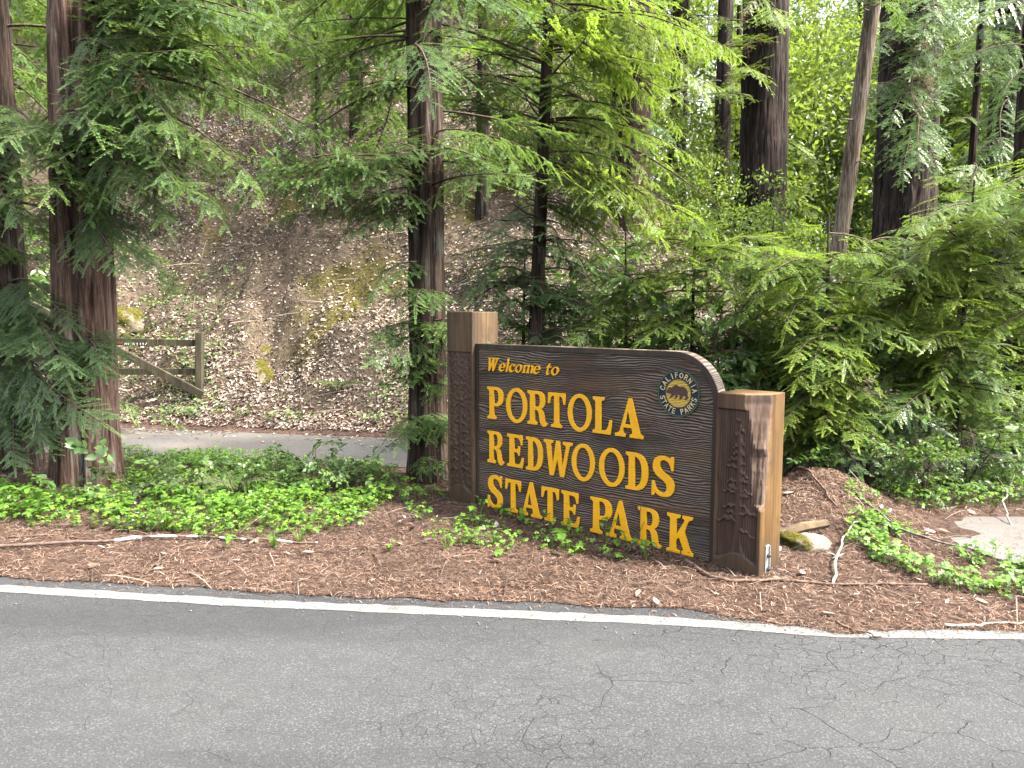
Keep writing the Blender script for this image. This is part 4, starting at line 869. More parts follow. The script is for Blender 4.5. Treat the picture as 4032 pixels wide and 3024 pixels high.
# ------------------------------------------------------------------ the bright saplings behind and beside the sign
sap = [(2475, 7.7, 2.5, 'young', 'sapling behind the middle of the sign panel', [(2200, 950, 2800, 1400, 6.6, 8.0, 12)]),
       (2725, 7.0, 2.5, 'young', 'sapling behind the rounded corner of the sign', [(2480, 880, 3000, 1350, 6.2, 7.4, 15)]),
       (3010, 7.4, 2.5, 'young', 'bright sapling just behind the right sign post', [(2780, 950, 3250, 1500, 6.2, 7.4, 14), (3080, 1450, 3300, 1900, 5.8, 6.6, 9)]),
       (3265, 6.35, 2.4, 'young', 'tall bright sapling between the right post and the yellow warning sign', [(2950, 1000, 3600, 1350, 5.7, 6.8, 14), (3080, 1250, 3520, 1700, 5.6, 6.5, 13), (3080, 1400, 3480, 1850, 5.55, 6.1, 10)]),
       (3560, 6.9, 2.6, 'young', 'bright sapling behind the glossy shrub', [(3250, 1000, 3900, 1300, 6.0, 7.4, 17), (3350, 1250, 3850, 1700, 6.0, 7.0, 17)]),
       (3775, 6.4, 2.7, 'young', 'dark stemmed sapling in the middle of the right thicket', [(3450, 880, 4100, 1200, 5.7, 7.0, 18), (3500, 1200, 4050, 1650, 5.7, 6.8, 15)]),
       (3880, 7.5, 2.6, 'near', 'sapling with the sparsest lower twigs at the right', [(3650, 700, 4150, 1050, 6.6, 8.0, 14), (3700, 1400, 4000, 1800, 6.6, 7.4, 8)]),
       (4160, 6.3, 2.8, 'young', 'sapling reaching in from beyond the right edge', [(3850, 600, 4300, 1150, 5.6, 6.8, 14), (3900, 1150, 4100, 1500, 5.8, 6.6, 5)]),
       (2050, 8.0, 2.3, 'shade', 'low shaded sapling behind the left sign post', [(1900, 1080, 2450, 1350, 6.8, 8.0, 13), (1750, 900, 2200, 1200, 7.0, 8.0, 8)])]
for i, (px, d, h, key, lab, regs) in enumerate(sap):
    t = tree('redwood_sapling', G(px, d), (0.05 * ((i % 3) - 1), 0), h, 0.030, 0.006, lab, 'sapling', 'young redwoods behind the sign', mat=M_BARK_DK, seed=90 + i, seg=20, rows=40, ridge=0.003, flare=0.1)
    boughs(t, [tuple(q_[:6]) + (int(q_[6] * 2.2),) + (-0.15, 0.35, key) for q_ in regs], 200 + i)
    ring_boughs(t, 0.5, h - 0.1, 12, 0.9, 0.3, 0.1, key, 230 + i, az=(0.2, math.pi - 0.2)); ring_boughs(t, 0.25, 1.2, 9, 0.7, 0.7, 0.15, 'near' if i % 2 else 'young', 260 + i)
    if px > 2900:                                                     # bare shaded twigs low on the stem
        for k in range(9):
            z = 0.2 + 0.8 * r.random(); A = o_ax[t.name](z) - np.array(t.location); a = -math.pi * r.random(); L = 0.3 + 0.5 * r.random()
            P = [A + np.array([math.cos(a) * L * f, math.sin(a) * L * f, -0.25 * L * f * f + 0.02 * r.normal()]) for f in np.linspace(0, 1, 6)]
            MB().tube(P, 0.004 * (1 - 0.75 * np.linspace(0, 1, 6)), 4).build('twig', M_STEM_GR, t)

# ------------------------------------------------------------------ broadleaf shrubs
def shrub(name, px, py, d, w, h, n, key, label, cat='shrub', group=None, seed=0, gz0=None, blen=0.5):
    b = at(px, py, d); b[2] = float(zt(b[0], b[1])) - 0.03 if gz0 is None else gz0
    o = thing(name, b, label, cat, group); r = np.random.default_rng(seed)
    for k in range(max(3, n // 6)):
        a = r.random() * 6.28; top_ = np.array([math.cos(a) * w * 0.35 * r.random(), math.sin(a) * w * 0.35 * r.random(), h * (0.5 + 0.4 * r.random())])
        P = [top_ * f + np.array([0, 0, 0.04 * math.sin(f * 6)]) for f in np.linspace(0, 1, 6)]
        MB().tube(P, (0.004 + 0.006 * h) * (1 - 0.7 * np.linspace(0, 1, 6)), 5).build('stem', M_STEM, o)
        for j in range(max(1, n // max(3, n // 6))):
            f = 0.35 + 0.65 * r.random(); A = b + top_ * f; az = r.random() * 6.28; L = blen * (0.6 + 0.7 * r.random())
            B = A + np.array([math.cos(az) * L, math.sin(az) * L, L * r.normal(0.15, 0.35)])
            if B[2] < b[2] + 0.06: B[2] = b[2] + 0.06 + 0.1 * r.random()
            add_leafy(o, A, B, key, r)
    return o
shrub('huckleberry_shrub', 3640, 2030, 5.6, 1.0, 0.62, 40, 'huck', 'glossy leafy shrub on the bank above the paved apron', seed=301, blen=0.38)
shrub('huckleberry_shrub', 3800, 1960, 6.1, 1.0, 0.75, 28, 'tan', 'bright broad leaved shrub right behind the glossy one', seed=302, blen=0.5)
shrub('tanoak_shrub', 2560, 1500, 7.9, 2.2, 2.3, 54, 'tan', 'tanoak shrub with pale leaves above the sign emblem', seed=303, blen=0.75)
shrub('tanoak_shrub', 2880, 1500, 7.2, 1.8, 2.2, 50, 'tan', 'tanoak shrub with large glossy leaves above the right post', seed=304, blen=0.75)
shrub('tanoak_shrub', 3160, 1500, 6.9, 1.2, 2.0, 34, 'tan', 'tanoak shrub among the saplings right of the sign', seed=305, blen=0.7)
shrub('tanoak_shrub', 2230, 1400, 8.6, 2.0, 2.2, 46, 'tan', 'darker tanoak shrub behind the slim young redwood', seed=306, blen=0.75)
shrub('tanoak_shrub', 3120, 1800, 6.3, 0.9, 1.1, 26, 'tan', 'low tanoak shrub filling the gap right behind the right post', seed=309, blen=0.5)
shrub('tanoak_shrub', 3420, 1750, 6.5, 1.2, 1.3, 34, 'tan', 'tanoak shrub low in the thicket behind the needle mound', seed=310, blen=0.55)
shrub('tanoak_shrub', 2700, 1400, 6.7, 1.4, 1.9, 36, 'tan', 'tanoak shrub right behind the rounded panel corner', seed=311, blen=0.6)
shrub('hazel_shrub', 90, 700, 11.6, 1.8, 1.6, 46, 'tan', 'grey green hazel shrub on the slope left of the reddish redwood', seed=307, blen=0.9)
shrub('hazel_shrub', 1250, 700, 12.4, 1.8, 1.6, 40, 'tan', 'grey green shrub high on the slope left of the straight redwood', seed=308, blen=0.9)
for i, (px, py, d, w, h, n, lab) in enumerate([(560, 1960, 5.75, 0.7, 0.30, 12, 'dark leafy plant at the foot of the reddish redwood'), (760, 1960, 5.7, 0.6, 0.26, 10, 'dark leafy plant between the redwood foot and the fern'), (1010, 1900, 6.0, 0.7, 0.40, 14, 'leafy bush in front of the side road, left one of the pair'),
                                               (1230, 1890, 5.9, 0.8, 0.46, 18, 'leafy bush in front of the side road with the tallest shoots'), (1420, 1930, 5.9, 0.5, 0.30, 9, 'small leafy bush left of the straight redwood foot'), (260, 2010, 5.5, 0.5, 0.25, 7, 'leafy plant under the sprays at the left'),
                                               (3330, 1900, 6.6, 0.8, 0.4, 12, 'shaded plant behind the brown needle mound'), (3140, 2050, 5.9, 0.4, 0.25, 6, 'shaded plant right behind the right post')]):
    shrub('leafy_plant', px, py, d, w, h, n, 'broad', lab, 'plant', None, 320 + i, blen=0.28)

# ------------------------------------------------------------------ far woods: broadleaf trees with leaf-clump crowns
def crown_mesh(name, rx, rz, nclump, per, leaf, seed, mat):
    r = np.random.default_rng(seed)
    P = r.normal(0, 1, (nclump, 3)); P /= np.linalg.norm(P, axis=1)[:, None]; P *= (0.35 + 0.65 * r.random(nclump) ** 0.5)[:, None] * np.array([rx, rx, rz])
    P *= (0.75 + 0.5 * noise(P[:, 0] * 0.7, P[:, 1] * 0.7, P[:, 2] * 0.7, seed))[:, None]
    C = np.repeat(P, per, 0) + r.normal(0, 1, (nclump * per, 3)) * np.array([0.34, 0.34, 0.20]) * rx * 0.30
    D = r.normal(0, 1, (len(C), 3)) + np.array([0, 0, -0.25]); D /= np.linalg.norm(D, axis=1)[:, None]
    Vl, F = leaf_poly(leaf, leaf * 0.45, 2, 0.2)
    V, FF = scatter(Vl, F, C, rot_frames(D, r.random(len(C)) * 6.28, r), 0.7 + 0.6 * r.random(len(C)))
    return mesh_np(name, V, [FF], mat)
CROWN = [crown_mesh('crown', 2.4, 2.6, 120, 44, 0.16, 400 + k, M_LEAF_FAR) for k in range(4)]
ftr = [mesh_np(*(lambda mb: ('trunk', np.concatenate(mb.v), [np.array([f for F in mb.f for f in F if len(f) == 4])]))(MB().tube([(0, 0, -1), (0.1, 0, 3), (0.0, 0.1, 7.5)], [0.17, 0.13, 0.05], 8, False)), M_BARK_DK, smooth=True) for k in range(1)]
def far_tree(px, d, zoff, s, label, group, k, trunk_h=1.0):
    x, y = G(px, d); b = np.array([x, y, float(zt(x, y))]); o = thing('broadleaf_tree', b, label, 'tree', group)
    link('trunk', ftr[0], o, mw=Matrix.Diagonal((s, s, s * trunk_h, 1)))
    r = np.random.default_rng(900 + k)
    for j in range(3):
        M = Matrix.Translation(Vector((r.normal(0, 0.9) * s, r.normal(0, 0.6) * s, (2.4 + zoff + 2.3 * j) * s))) @ Matrix.Rotation(r.random() * 6.28, 4, 'Z') @ Matrix.Scale(s * (1.0 - 0.14 * j), 4)
        link('crown', CROWN[(k + j) % 4], o, mw=M)
fk = 0
for px in np.linspace(1850, 4300, 13):
    if 2580 < px < 2800: continue
    far_tree(px + rng.normal(0, 60), 17 + 5 * rng.random(), 0.2, 0.95 + 0.35 * rng.random(), 'bright leaved tree in the sunlit woods behind the large trunks', 'broadleaf trees behind the trunks', fk); fk += 1
for px in np.linspace(1500, 4600, 15):
    if 2560 < px < 2760 or fk % 5 == 3: fk += 1; continue
    far_tree(px + rng.normal(0, 90), 27 + 9 * rng.random(), 0.0, 1.35 + 0.5 * rng.random(), 'far tree whose leaves fill the gaps between the trunks', 'farthest trees of the wood', fk); fk += 1
for px in np.linspace(-250, 1500, 9):
    far_tree(px + rng.normal(0, 60), 19 + 6 * rng.random(), -0.5, 0.9 + 0.3 * rng.random(), 'leafy tree on the upper hillside behind the left boughs', 'trees on the upper hillside', fk, 0.8); fk += 1
for px in np.linspace(2150, 4350, 10):
    x, y = G(px + rng.normal(0, 80), 11.5 + 3 * rng.random())
    b = np.array([x, y, float(zt(x, y))]); o = thing('understory_bush', b, 'leafy understory bush in the shade between the large trunks', 'bush', 'understory bushes between the trunks')
    link('foliage', CROWN[int(rng.integers(4))], o, mw=Matrix.Translation((0, 0, 0.75)) @ Matrix.Rotation(rng.random() * 6.28, 4, 'Z') @ Matrix.Scale(0.52, 4))
# ------------------------------------------------------------------ the wooden gate
M_GATE = stained_wood('mossy_gate_wood', (0.022, 0.020, 0.011), (0.055, 0.047, 0.026), (0.105, 0.088, 0.055), 0.5, 0.9)
M_REDP = plain('faded_red_paint', (0.20, 0.045, 0.03), 0.8); M_RED = plain('red_reflector', (0.55, 0.015, 0.03), 0.3, 0.5, var=0.1); M_WHT = plain('worn_white_paint_marks', (0.60, 0.57, 0.50), 0.8)
GD = 9.95
g0 = at(785, 1600, GD); g0[2] = 0.0
gate = thing('wooden_gate', (g0[0], g0[1], float(zt(g0[0], g0[1]))), 'mossy wooden barrier gate with diagonal brace standing against the leafy slope', 'gate')
gb = np.array(gate.location)
def gpt(px, py, dd=0.0): return at(px, py, GD + dd) - gb
def beam(name, a, b, w, t, mat=None, **k):
    a, b = np.asarray(a), np.asarray(b); d = b - a; l = np.linalg.norm(d); d = d / l; y = np.array([0, 1.0, 0]); zz = np.cross(d, y); zz /= np.linalg.norm(zz); y = np.cross(zz, d)
    return MB().box((a + b) / 2, (l, t, w), np.stack([d, y, zz], 1)).build(name, mat or M_GATE, gate, min(w, t) * 0.06, **k)
beam('upright', gpt(786, 1600), gpt(787, 1310), 0.092, 0.095)
top_rail = beam('rail', gpt(60, 1336, 0.06), gpt(786, 1351, 0.06), 0.088, 0.05)
low_rail = beam('rail', gpt(60, 1464, 0.06), gpt(786, 1463, 0.06), 0.086, 0.05)
beam('brace', gpt(70, 1172, -0.07), gpt(798, 1556, -0.07), 0.105, 0.05)
beam('hinge_post', gpt(62, 1640, 0.02), gpt(62, 1100, 0.02), 0.16, 0.15)
board = beam('board', gpt(430, 1346, 0.012), gpt(620, 1350, 0.012), 0.088, 0.014)
beam('paint_patch', gpt(440, 1351, -0.001), gpt(482, 1351, -0.001), 0.03, 0.006, M_REDP)
r = np.random.default_rng(3)
for k in range(9):                                                     # what is left of its white lettering
    xx = 488 + k * 10.5 + r.normal(0, 1.5); h0 = 7 + 3 * r.random()
    beam('paint_mark', gpt(xx, 1354 + h0 / 2, -0.001), gpt(xx + r.normal(0, 3), 1354 - h0 / 2, -0.001), 0.010, 0.004, M_WHT)
c = gpt(446, 1463, 0.03)
MB().tube([c, c + [0, -0.012, 0]], 0.040, 20).build('reflector_ring', M_WHT, gate)
MB().tube([c + [0, -0.01, 0], c + [0, -0.018, 0]], 0.030, 20).build('reflector', M_RED, gate)
mb = MB().tube([gpt(811, 1560, 0.05), gpt(812, 1370, 0.05)], 0.006, 6); mb.build('rod', M_BOLT, gate)

# ------------------------------------------------------------------ the yellow warning sign in the thicket
M_SIGNY = plain('warning_sign_yellow', (0.62, 0.34, 0.02), 0.45, 0.4, var=0.3); M_BLK = plain('sign_black', (0.02, 0.02, 0.02), 0.5)
p = at(3246, 1728, 7.0); ws = thing('warning_sign', (p[0], p[1], float(zt(p[0], p[1])) - 0.02), 'small yellow diamond warning sign reading SLIDE AREA, half hidden in the thicket', 'sign')
hz = p[2] - ws.location[2]; ws.rotation_euler = (0, 0, math.radians(52))
MB().box((0, 0.02, hz * 0.55), (0.045, 0.03, hz * 1.1)).build('sign_post', M_GATE, ws)
solid('plate', [[(0.19 * math.cos(a), hz + 0.19 * math.sin(a)) for a in (0, math.pi / 2, math.pi, 1.5 * math.pi)]], -0.003, 0.003, M_SIGNY, ws)
for txt, dz in (('SLIDE', 0.032), ('AREA', -0.040)):
    for i, ch in enumerate(txt): stroke_letter('letter', ch, (i - (len(txt) - 1) / 2) * 0.043, hz + dz, 0, 0.052, M_BLK, ws, -0.005, 0.17, 0.004)

# ------------------------------------------------------------------ mossy rocks of the slope
def hill_point(px, py):
    R_ = ray(px, py); t = 3.0
    for _ in range(4000):
        P = np.array([0, 0, CAM_H]) + R_ * t
        if P[1] > hill_base(P[0]) - 0.3 and P[2] <= float(zt(P[0], P[1])): return P
        t += 0.03
    return P
def rock_mesh(sx, sy, sz, seed, mat, rough=0.5):
    bm = bmesh.new(); bmesh.ops.create_icosphere(bm, subdivisions=4, radius=1)
    V = np.array([v.co for v in bm.verts]); F = np.array([[v.index for v in f.verts] for f in bm.faces]); bm.free()
    n1 = fbm(V[:, 0] * 1.3 + seed, V[:, 1] * 1.3, V[:, 2] * 1.3, 3, seed); n2 = np.abs(noise(V[:, 0] * 4, V[:, 1] * 4, V[:, 2] * 4, seed + 3) - 0.5); n3 = noise(V[:, 0] * 11, V[:, 1] * 11, V[:, 2] * 11, seed + 5)
    V = V * (0.75 + rough * n1 - 0.25 * n2 + 0.07 * n3)[:, None] * np.array([sx, sy, sz])
    return mesh_np('boulder', V, [F], mat, smooth=True)
rocks = [(480, 1270, 0.34, 0.42, 'largest mossy boulder above the gate beside the reddish redwood'), (1075, 1290, 0.30, 0.16, 'flat mossy rock in the middle of the leafy slope'), (1450, 1200, 0.34, 0.2, 'mossy rock on the slope near the straight redwood'),
         (1000, 1390, 0.2, 0.12, 'small mossy stone right of the gate'), (930, 1490, 0.5, 0.3, 'low mossy bank right of the gate upright')]
for i, (px, py, s, h, lab) in enumerate(rocks):
    P = hill_point(px, py); o = link('boulder', rock_mesh(s * 0.72, s * 0.62, h * (0.5 if i == 0 else 0.35 if i < 4 else 0.16), 500 + i, M_MOSS, 1.1), None, P + np.array([0, 0.14, -h * 0.12]), lab, 'rock', 'mossy rocks on the slope')
    o.rotation_euler = (0.75, 0.15 * ((i % 3) - 1), 0.3 * math.sin(i * 1.3))

# ------------------------------------------------------------------ fallen wood
def ground_stick(name, pts, rad, mat, label, cat='stick', lift=0.0, forks=(), seg=7, jit=0.012, seed=0):
    r = np.random.default_rng(seed)
    W = np.array([on_ground(px, py, 0.03) for px, py in pts]); n = 26; s = np.linspace(0, 1, len(W)); f = np.linspace(0, 1, n)
    P = np.stack([np.interp(f, s, W[:, i]) for i in range(3)], -1)
    P[:, :2] += (np.stack([fbm(f * 7, seed=seed), fbm(f * 7, seed=seed + 1)], -1) - 0.5) * jit * 4
    P[:, 2] = zt(P[:, 0], P[:, 1]) + rad * 0.75 + lift * np.sin(f * math.pi)
    b = P[0].copy(); o = thing(name, b, label, cat)
    rr = rad * (1 - 0.55 * f) * (0.85 + 0.3 * noise(f * 30, seed=seed))
    MB().tube(P - b, rr, seg).build('stem', mat, o, smooth=True)
    for (t, dx, dy, dz, l) in forks:
        A = np.array([np.interp(t, f, P[:, i]) for i in range(3)]) - b; d = np.array([dx, dy, dz]); d = d / np.linalg.norm(d)
        Q = [A + d * l * k + np.array([0, 0, 0.03 * l * math.sin(k * 5)]) for k in np.linspace(0, 1, 6)]
        MB().tube(Q, rad * 0.5 * (1 - 0.7 * np.linspace(0, 1, 6)), 5).build('side_twig', mat, o, smooth=True)
    return o
def lichen_wood():
    m = NT('lichened_branch'); v = m.mapping((1, 1, 1)); sx = m.n('SeparateXYZ'); m.l(v, sx.inputs[0])
    n = m.tex(v, 35, 4, 0.6); c = m.ramp(n, [(0.3, (0.07, 0.045, 0.035)), (0.7, (0.19, 0.13, 0.105))])
    where = m.math('MULTIPLY', m.ramp(sx.outputs[0], [(0.0, 0.0), (1.0, 1.0)]), 1.0)
    zone = m.math('MULTIPLY', m.math('GREATER_THAN', sx.outputs[0], 1.15), m.math('LESS_THAN', sx.outputs[0], 2.75))
    patch = m.ramp(m.math('ADD', m.tex(v, 9, 2), m.math('MULTIPLY', m.tex(v, 60, 3), 0.15)), [(0.585, 0.0), (0.61, 1.0)])
    c = m.mix(m.math('MULTIPLY', zone, patch), c, (0.62, 0.62, 0.60))
    return m.done(m.principled(c, 0.85, 0.2, m.bump(n, 0.5, 0.004)))
M_LICHEN = lichen_wood(); M_PALEW = twig_mat('bleached_wood', (0.22, 0.19, 0.155), (0.46, 0.41, 0.35)); M_BRN = twig_mat('brown_stick', (0.07, 0.042, 0.032), (0.20, 0.13, 0.10))
ground_stick('fallen_branch', [(-300, 2165), (0, 2152), (450, 2142), (620, 2128), (800, 2122), (960, 2132), (1250, 2138)], 0.0125, M_LICHEN, 'long fallen branch with white lichen patches on the verge', 'branch', 0.015, [(0.80, 0.5, 0.3, 0.45, 0.28)], seed=701)
ground_stick('stick', [(30, 2118), (200, 2110), (350, 2122)], 0.007, M_BRN, 'short brown stick just above the lichened branch', seed=702)
ground_stick('stick', [(2690, 2210), (2800, 2272), (2900, 2292), (3080, 2290), (3250, 2300), (3650, 2302)], 0.013, M_BRN, 'long bent stick lying along the foot of the right sign post', 'stick', 0.0, seed=703)
ground_stick('stick', [(3285, 2295), (3292, 2225), (3310, 2165), (3360, 2110), (3400, 2100)], 0.008, M_PALEW, 'bleached crooked stick lying beside the flat stone', 'stick', 0.05, [(0.3, -0.5, -0.3, 0.3, 0.12)], seed=704)
ground_stick('stick', [(3370, 2030), (3560, 2130), (3780, 2185), (3830, 2210)], 0.010, M_STEM_GR, 'grey branch running down from the mound through the sorrel', 'stick', 0.04, seed=705)
ground_stick('stick', [(3715, 2450), (3870, 2446), (4060, 2438)], 0.008, M_PALEW, 'straight pale stick near the road at the right', 'stick', seed=706)
ground_stick('stick', [(3290, 2435), (3380, 2470), (3470, 2495)], 0.007, M_BRN, 'brown twig pointing down to the painted line at the right', 'stick', seed=707)
ground_stick('stick', [(1780, 2200), (1840, 2180), (1900, 2165)], 0.007, M_BRN, 'short brown stick in front of the left sign post', 'stick', seed=708)
ground_stick('stick', [(400, 2270), (470, 2245), (560, 2238)], 0.006, M_BRN, 'thin twig on the needles below the lichened branch', 'stick', seed=709)
ground_stick('stick', [(3980, 2075), (3950, 2040), (3960, 1995), (3990, 1900)], 0.007, M_PALEW, 'forked bare twig standing at the edge of the paved apron', 'stick', 0.1, [(0.5, 0.3, 0.1, 0.7, 0.2), (0.7, -0.3, 0.1, 0.6, 0.15)], seed=710)
ground_stick('stick', [(3090, 1945), (3160, 1985), (3240, 2030), (3290, 2060)], 0.013, M_BRN, 'dead branch lying down the left side of the mound', 'stick', 0.02, seed=711)
ground_stick('stick', [(1500, 2150), (1620, 2148), (1720, 2135)], 0.006, M_BRN, 'slender stick between the sorrel and the sign', 'stick', seed=712)
# split log and flat stone behind the right post
M_LOG = stained_wood('split_log_wood', (0.10, 0.065, 0.035), (0.24, 0.16, 0.085), (0.40, 0.29, 0.17), 0.4, 0.85)
A, B = on_ground(3060, 2108, 0.06), on_ground(3255, 2062, 0.10)
o = thing('split_log', A, 'weathered split log lying behind the right sign post', 'log')
MB().tube([np.zeros(3), (B - A) * 0.5 + [0, 0, 0.012], B - A], [0.034, 0.038, 0.030], 7).build('wood', M_LOG, o)
M_STONE = soil_mat('pale_stone', (0.16, 0.13, 0.10), (0.32, 0.27, 0.22), (0.46, 0.41, 0.35))
P = on_ground(3185, 2150, 0.02); o = link('flat_stone', rock_mesh(0.17, 0.16, 0.085, 540, M_STONE, 0.35), None, P, 'pale flat stone with mossy rim beside the right sign post', 'rock')
o.rotation_euler = (0, 0.12, 0.5)
link('moss', rock_mesh(0.10, 0.15, 0.075, 541, M_MOSS, 0.4), o, (-0.10, 0.03, 0.012))
# ------------------------------------------------------------------ ground cover and litter (nobody could count it)
def sample_verge(n, r, x0=-5.0, x1=5.0, depth=3.3, power=1.0):
    x = x0 + (x1 - x0) * r.random(n); y = duff_y(x) - 0.015 + depth * r.random(n) ** power
    k = ~in_apron(x, y); return x[k], y[k]
def ground_normal(x, y, e=0.03):
    dx = (zt(x + e, y) - zt(x - e, y)) / (2 * e); dy = (zt(x, y + e) - zt(x, y - e)) / (2 * e)
    N = np.stack([-dx, -dy, np.ones_like(dx)], -1); return N / np.linalg.norm(N, axis=1)[:, None]
def lay(x, y, r, tilt=0.25, lift=0.004, bias=None):
    """frames lying on the ground with random heading"""
    N = ground_normal(x, y) + r.normal(0, tilt, (len(x), 3)); N /= np.linalg.norm(N, axis=1)[:, None]
    a = r.random(len(x)) * 6.28 if bias is None else r.normal(bias[0], bias[1], len(x))
    D = np.stack([np.cos(a), np.sin(a), 0 * a], -1); D -= N * (D * N).sum(1)[:, None]; D /= np.linalg.norm(D, axis=1)[:, None]
    R = np.stack([D, np.cross(N, D), N], -1); P = np.stack([x, y, zt(x, y) + lift], -1); return P, R
r = np.random.default_rng(77)
# needle duff: short bent strands
def strand(w=0.03, n=3, bend=0.12):
    t = np.linspace(0, 1, n); V = np.concatenate([np.stack([t - 0.5, np.full(n, -w) * (1 - 0.5 * t), bend * np.sin(t * math.pi) + 0 * t], -1), np.stack([t - 0.5, np.full(n, w) * (1 - 0.5 * t), bend * np.sin(t * math.pi)], -1)])
    return V, np.array([(i, i + 1, n + i + 1, n + i) for i in range(n - 1)])
Vs, Fs = [], []; nv = 0
def push(V, F):
    global nv
    Vs.append(V); Fs.append(F + nv); nv += len(V)
def flush(name, mat, kind='stuff', **k):
    global nv, Vs, Fs
    o = link(name, mesh_np(name, np.concatenate(Vs), Fs, mat), kind=kind, **k); Vs, Fs, nv = [], [], 0; return o
x, y = sample_verge(52000, r, -5, 5, 3.4, 1.35); P, R = lay(x, y, r, 0.30, 0.006); v, f = strand(0.045); push(*scatter(v, f, P, R, 0.015 + 0.04 * r.random(len(x)) ** 2))
x, y = sample_verge(26000, r, -5, 5, 1.2, 1.0); P, R = lay(x, y, r, 0.25, 0.006); v, f = strand(0.06, 3, 0.06); push(*scatter(v, f, P, R, 0.012 + 0.025 * r.random(len(x))))
# strays blown on to the asphalt
x = np.concatenate([-4 + 8.5 * r.random(900), 1.0 + 3 * r.random(1100)]); y = edge_y(x) + 0.13 - np.abs(r.normal(0, 0.075, 2000)); P, R = lay(x, y, r, 0.1, 0.004); P[:, 2] = 0.006; v, f = strand(0.05); push(*scatter(v, f, P, R, 0.012 + 0.03 * r.random(2000)))
x = 3 + 2.5 * r.random(2500); y = 4.2 + 1.3 * r.random(2500); k = in_apron(x, y) & (fbm(x * 3, y * 3, seed=97) > 0.5 + 0.08 * r.normal(0, 1, 2500)); x, y = x[k], y[k]; P, R = lay(x, y, r, 0.12, 0.0); P[:, 2] = 0.045; push(*scatter(v, f, P, R, 0.015 + 0.035 * r.random(len(x))))
x = -5 + 10 * r.random(260); y = 1.2 + 2.4 * r.random(260) ** 0.6; P, R = lay(x, y, r, 0.1, 0.004); P[:, 2] = 0.005; push(*scatter(v, f, P, R, 0.008 + 0.02 * r.random(260)))
# mound and its surroundings
x = 2.42 + r.normal(0, 0.5, 12000); y = 5.45 + r.normal(0, 0.45, 12000); k = ~in_apron(x, y); x, y = x[k], y[k]; P, R = lay(x, y, r, 0.3, 0.006); v, f = strand(0.05); push(*scatter(v, f, P, R, 0.018 + 0.035 * r.random(len(x)) ** 2))
# shed redwood sprays, brown, like small feathers
t = np.linspace(0.1, 1, 9); fe = []; ff = []
for i, q_ in enumerate(t):
    for sd in (1, -1):
        b0 = len(fe); l = 0.26 * math.sin(q_ * 2.6 + 0.3); fe += [(q_ - 0.5, 0, 0.02), (q_ - 0.46, sd * l * 0.5, 0.03), (q_ - 0.36, sd * l, 0.01), (q_ - 0.43, sd * l * 0.5, 0.03)]; ff.append((b0, b0 + 1, b0 + 2, b0 + 3))
b0 = len(fe); fe += [(-0.5, -0.012, 0.015), (-0.5, 0.012, 0.015), (0.5, 0.006, 0.02), (0.5, -0.006, 0.02)]; ff.append((b0, b0 + 1, b0 + 2, b0 + 3))
x, y = sample_verge(1500, r, -5, 5, 2.6); P, R = lay(x, y, r, 0.22, 0.010); push(*scatter(np.array(fe), np.array(ff), P, R, 0.05 + 0.07 * r.random(len(x))))
flush('needle_litter', M_LITTER, label='reddish brown fallen redwood needles covering the verge', cat='litter')
# twigs
x, y = sample_verge(1100, r, -5, 5, 3.3); P, R = lay(x, y, r, 0.12, 0.010); v, f = strand(0.011, 4, 0.05); push(*scatter(v, f, P, R, 0.10 + 0.28 * r.random(len(x)) ** 2))
n = 2600; x = -9 + 12 * r.random(n); y = hill_base(x) + 0.1 + 9 * r.random(n) ** 1.3; P, R = lay(x, y, r, 0.15, 0.015); push(*scatter(v, f, P, R, 0.15 + 0.5 * r.random(n) ** 2))
flush('twig_litter', M_TWIG, label='thin dead twigs scattered over the verge and slope', cat='litter')
# pale dead leaves, thick on the slope, thin on the verge
Vl, F = leaf_poly(1.0, 0.42, 3, 0.3, -0.15); Vl = Vl - [0.5, 0, 0]
n = 230000; x = -10 + 13.5 * r.random(n); u = 0.02 + 10 * r.random(n); y = hill_base(x) + u
dens = fbm(x * 0.55 + 0.3 * u, y * 0.25, seed=88) + 0.35 * (fbm(x * 2.2, y * 2.2, seed=89) - 0.5)
k = r.random(n) < np.clip((dens - 0.32) * 5.0, 0.3, 1.0); x, y = x[k], y[k]
P, R = lay(x, y, r, 0.42, 0.022); Vd = np.array([(-0.5, 0, 0), (0.0, 0.20, 0.10), (0.5, 0, -0.05), (0.05, -0.20, 0.10)]); Fd = np.array([[0, 2, 1], [0, 3, 2]]); push(*scatter(Vd, Fd, P, R, 0.028 + 0.055 * r.random(len(x)) ** 1.5))
x, y = sample_verge(420, r, -5, 5, 3.3, 0.9); P, R = lay(x, y, r, 0.25, 0.014); push(*scatter(Vl, F, P, R, 0.035 + 0.055 * r.random(len(x)) ** 1.5))
n = 500; x = -8 + 10 * r.random(n); y = np.interp(x, SR_X, SR_FAR) - 0.5 * np.abs(r.normal(0, 0.5, n)); P, R = lay(x, y, r, 0.15, 0.014); push(*scatter(Vl, F, P, R, 0.04 + 0.03 * r.random(n)))
flush('leaf_litter', M_PALE, label='pale tan dead leaves strewn over the slope', cat='leaf litter')
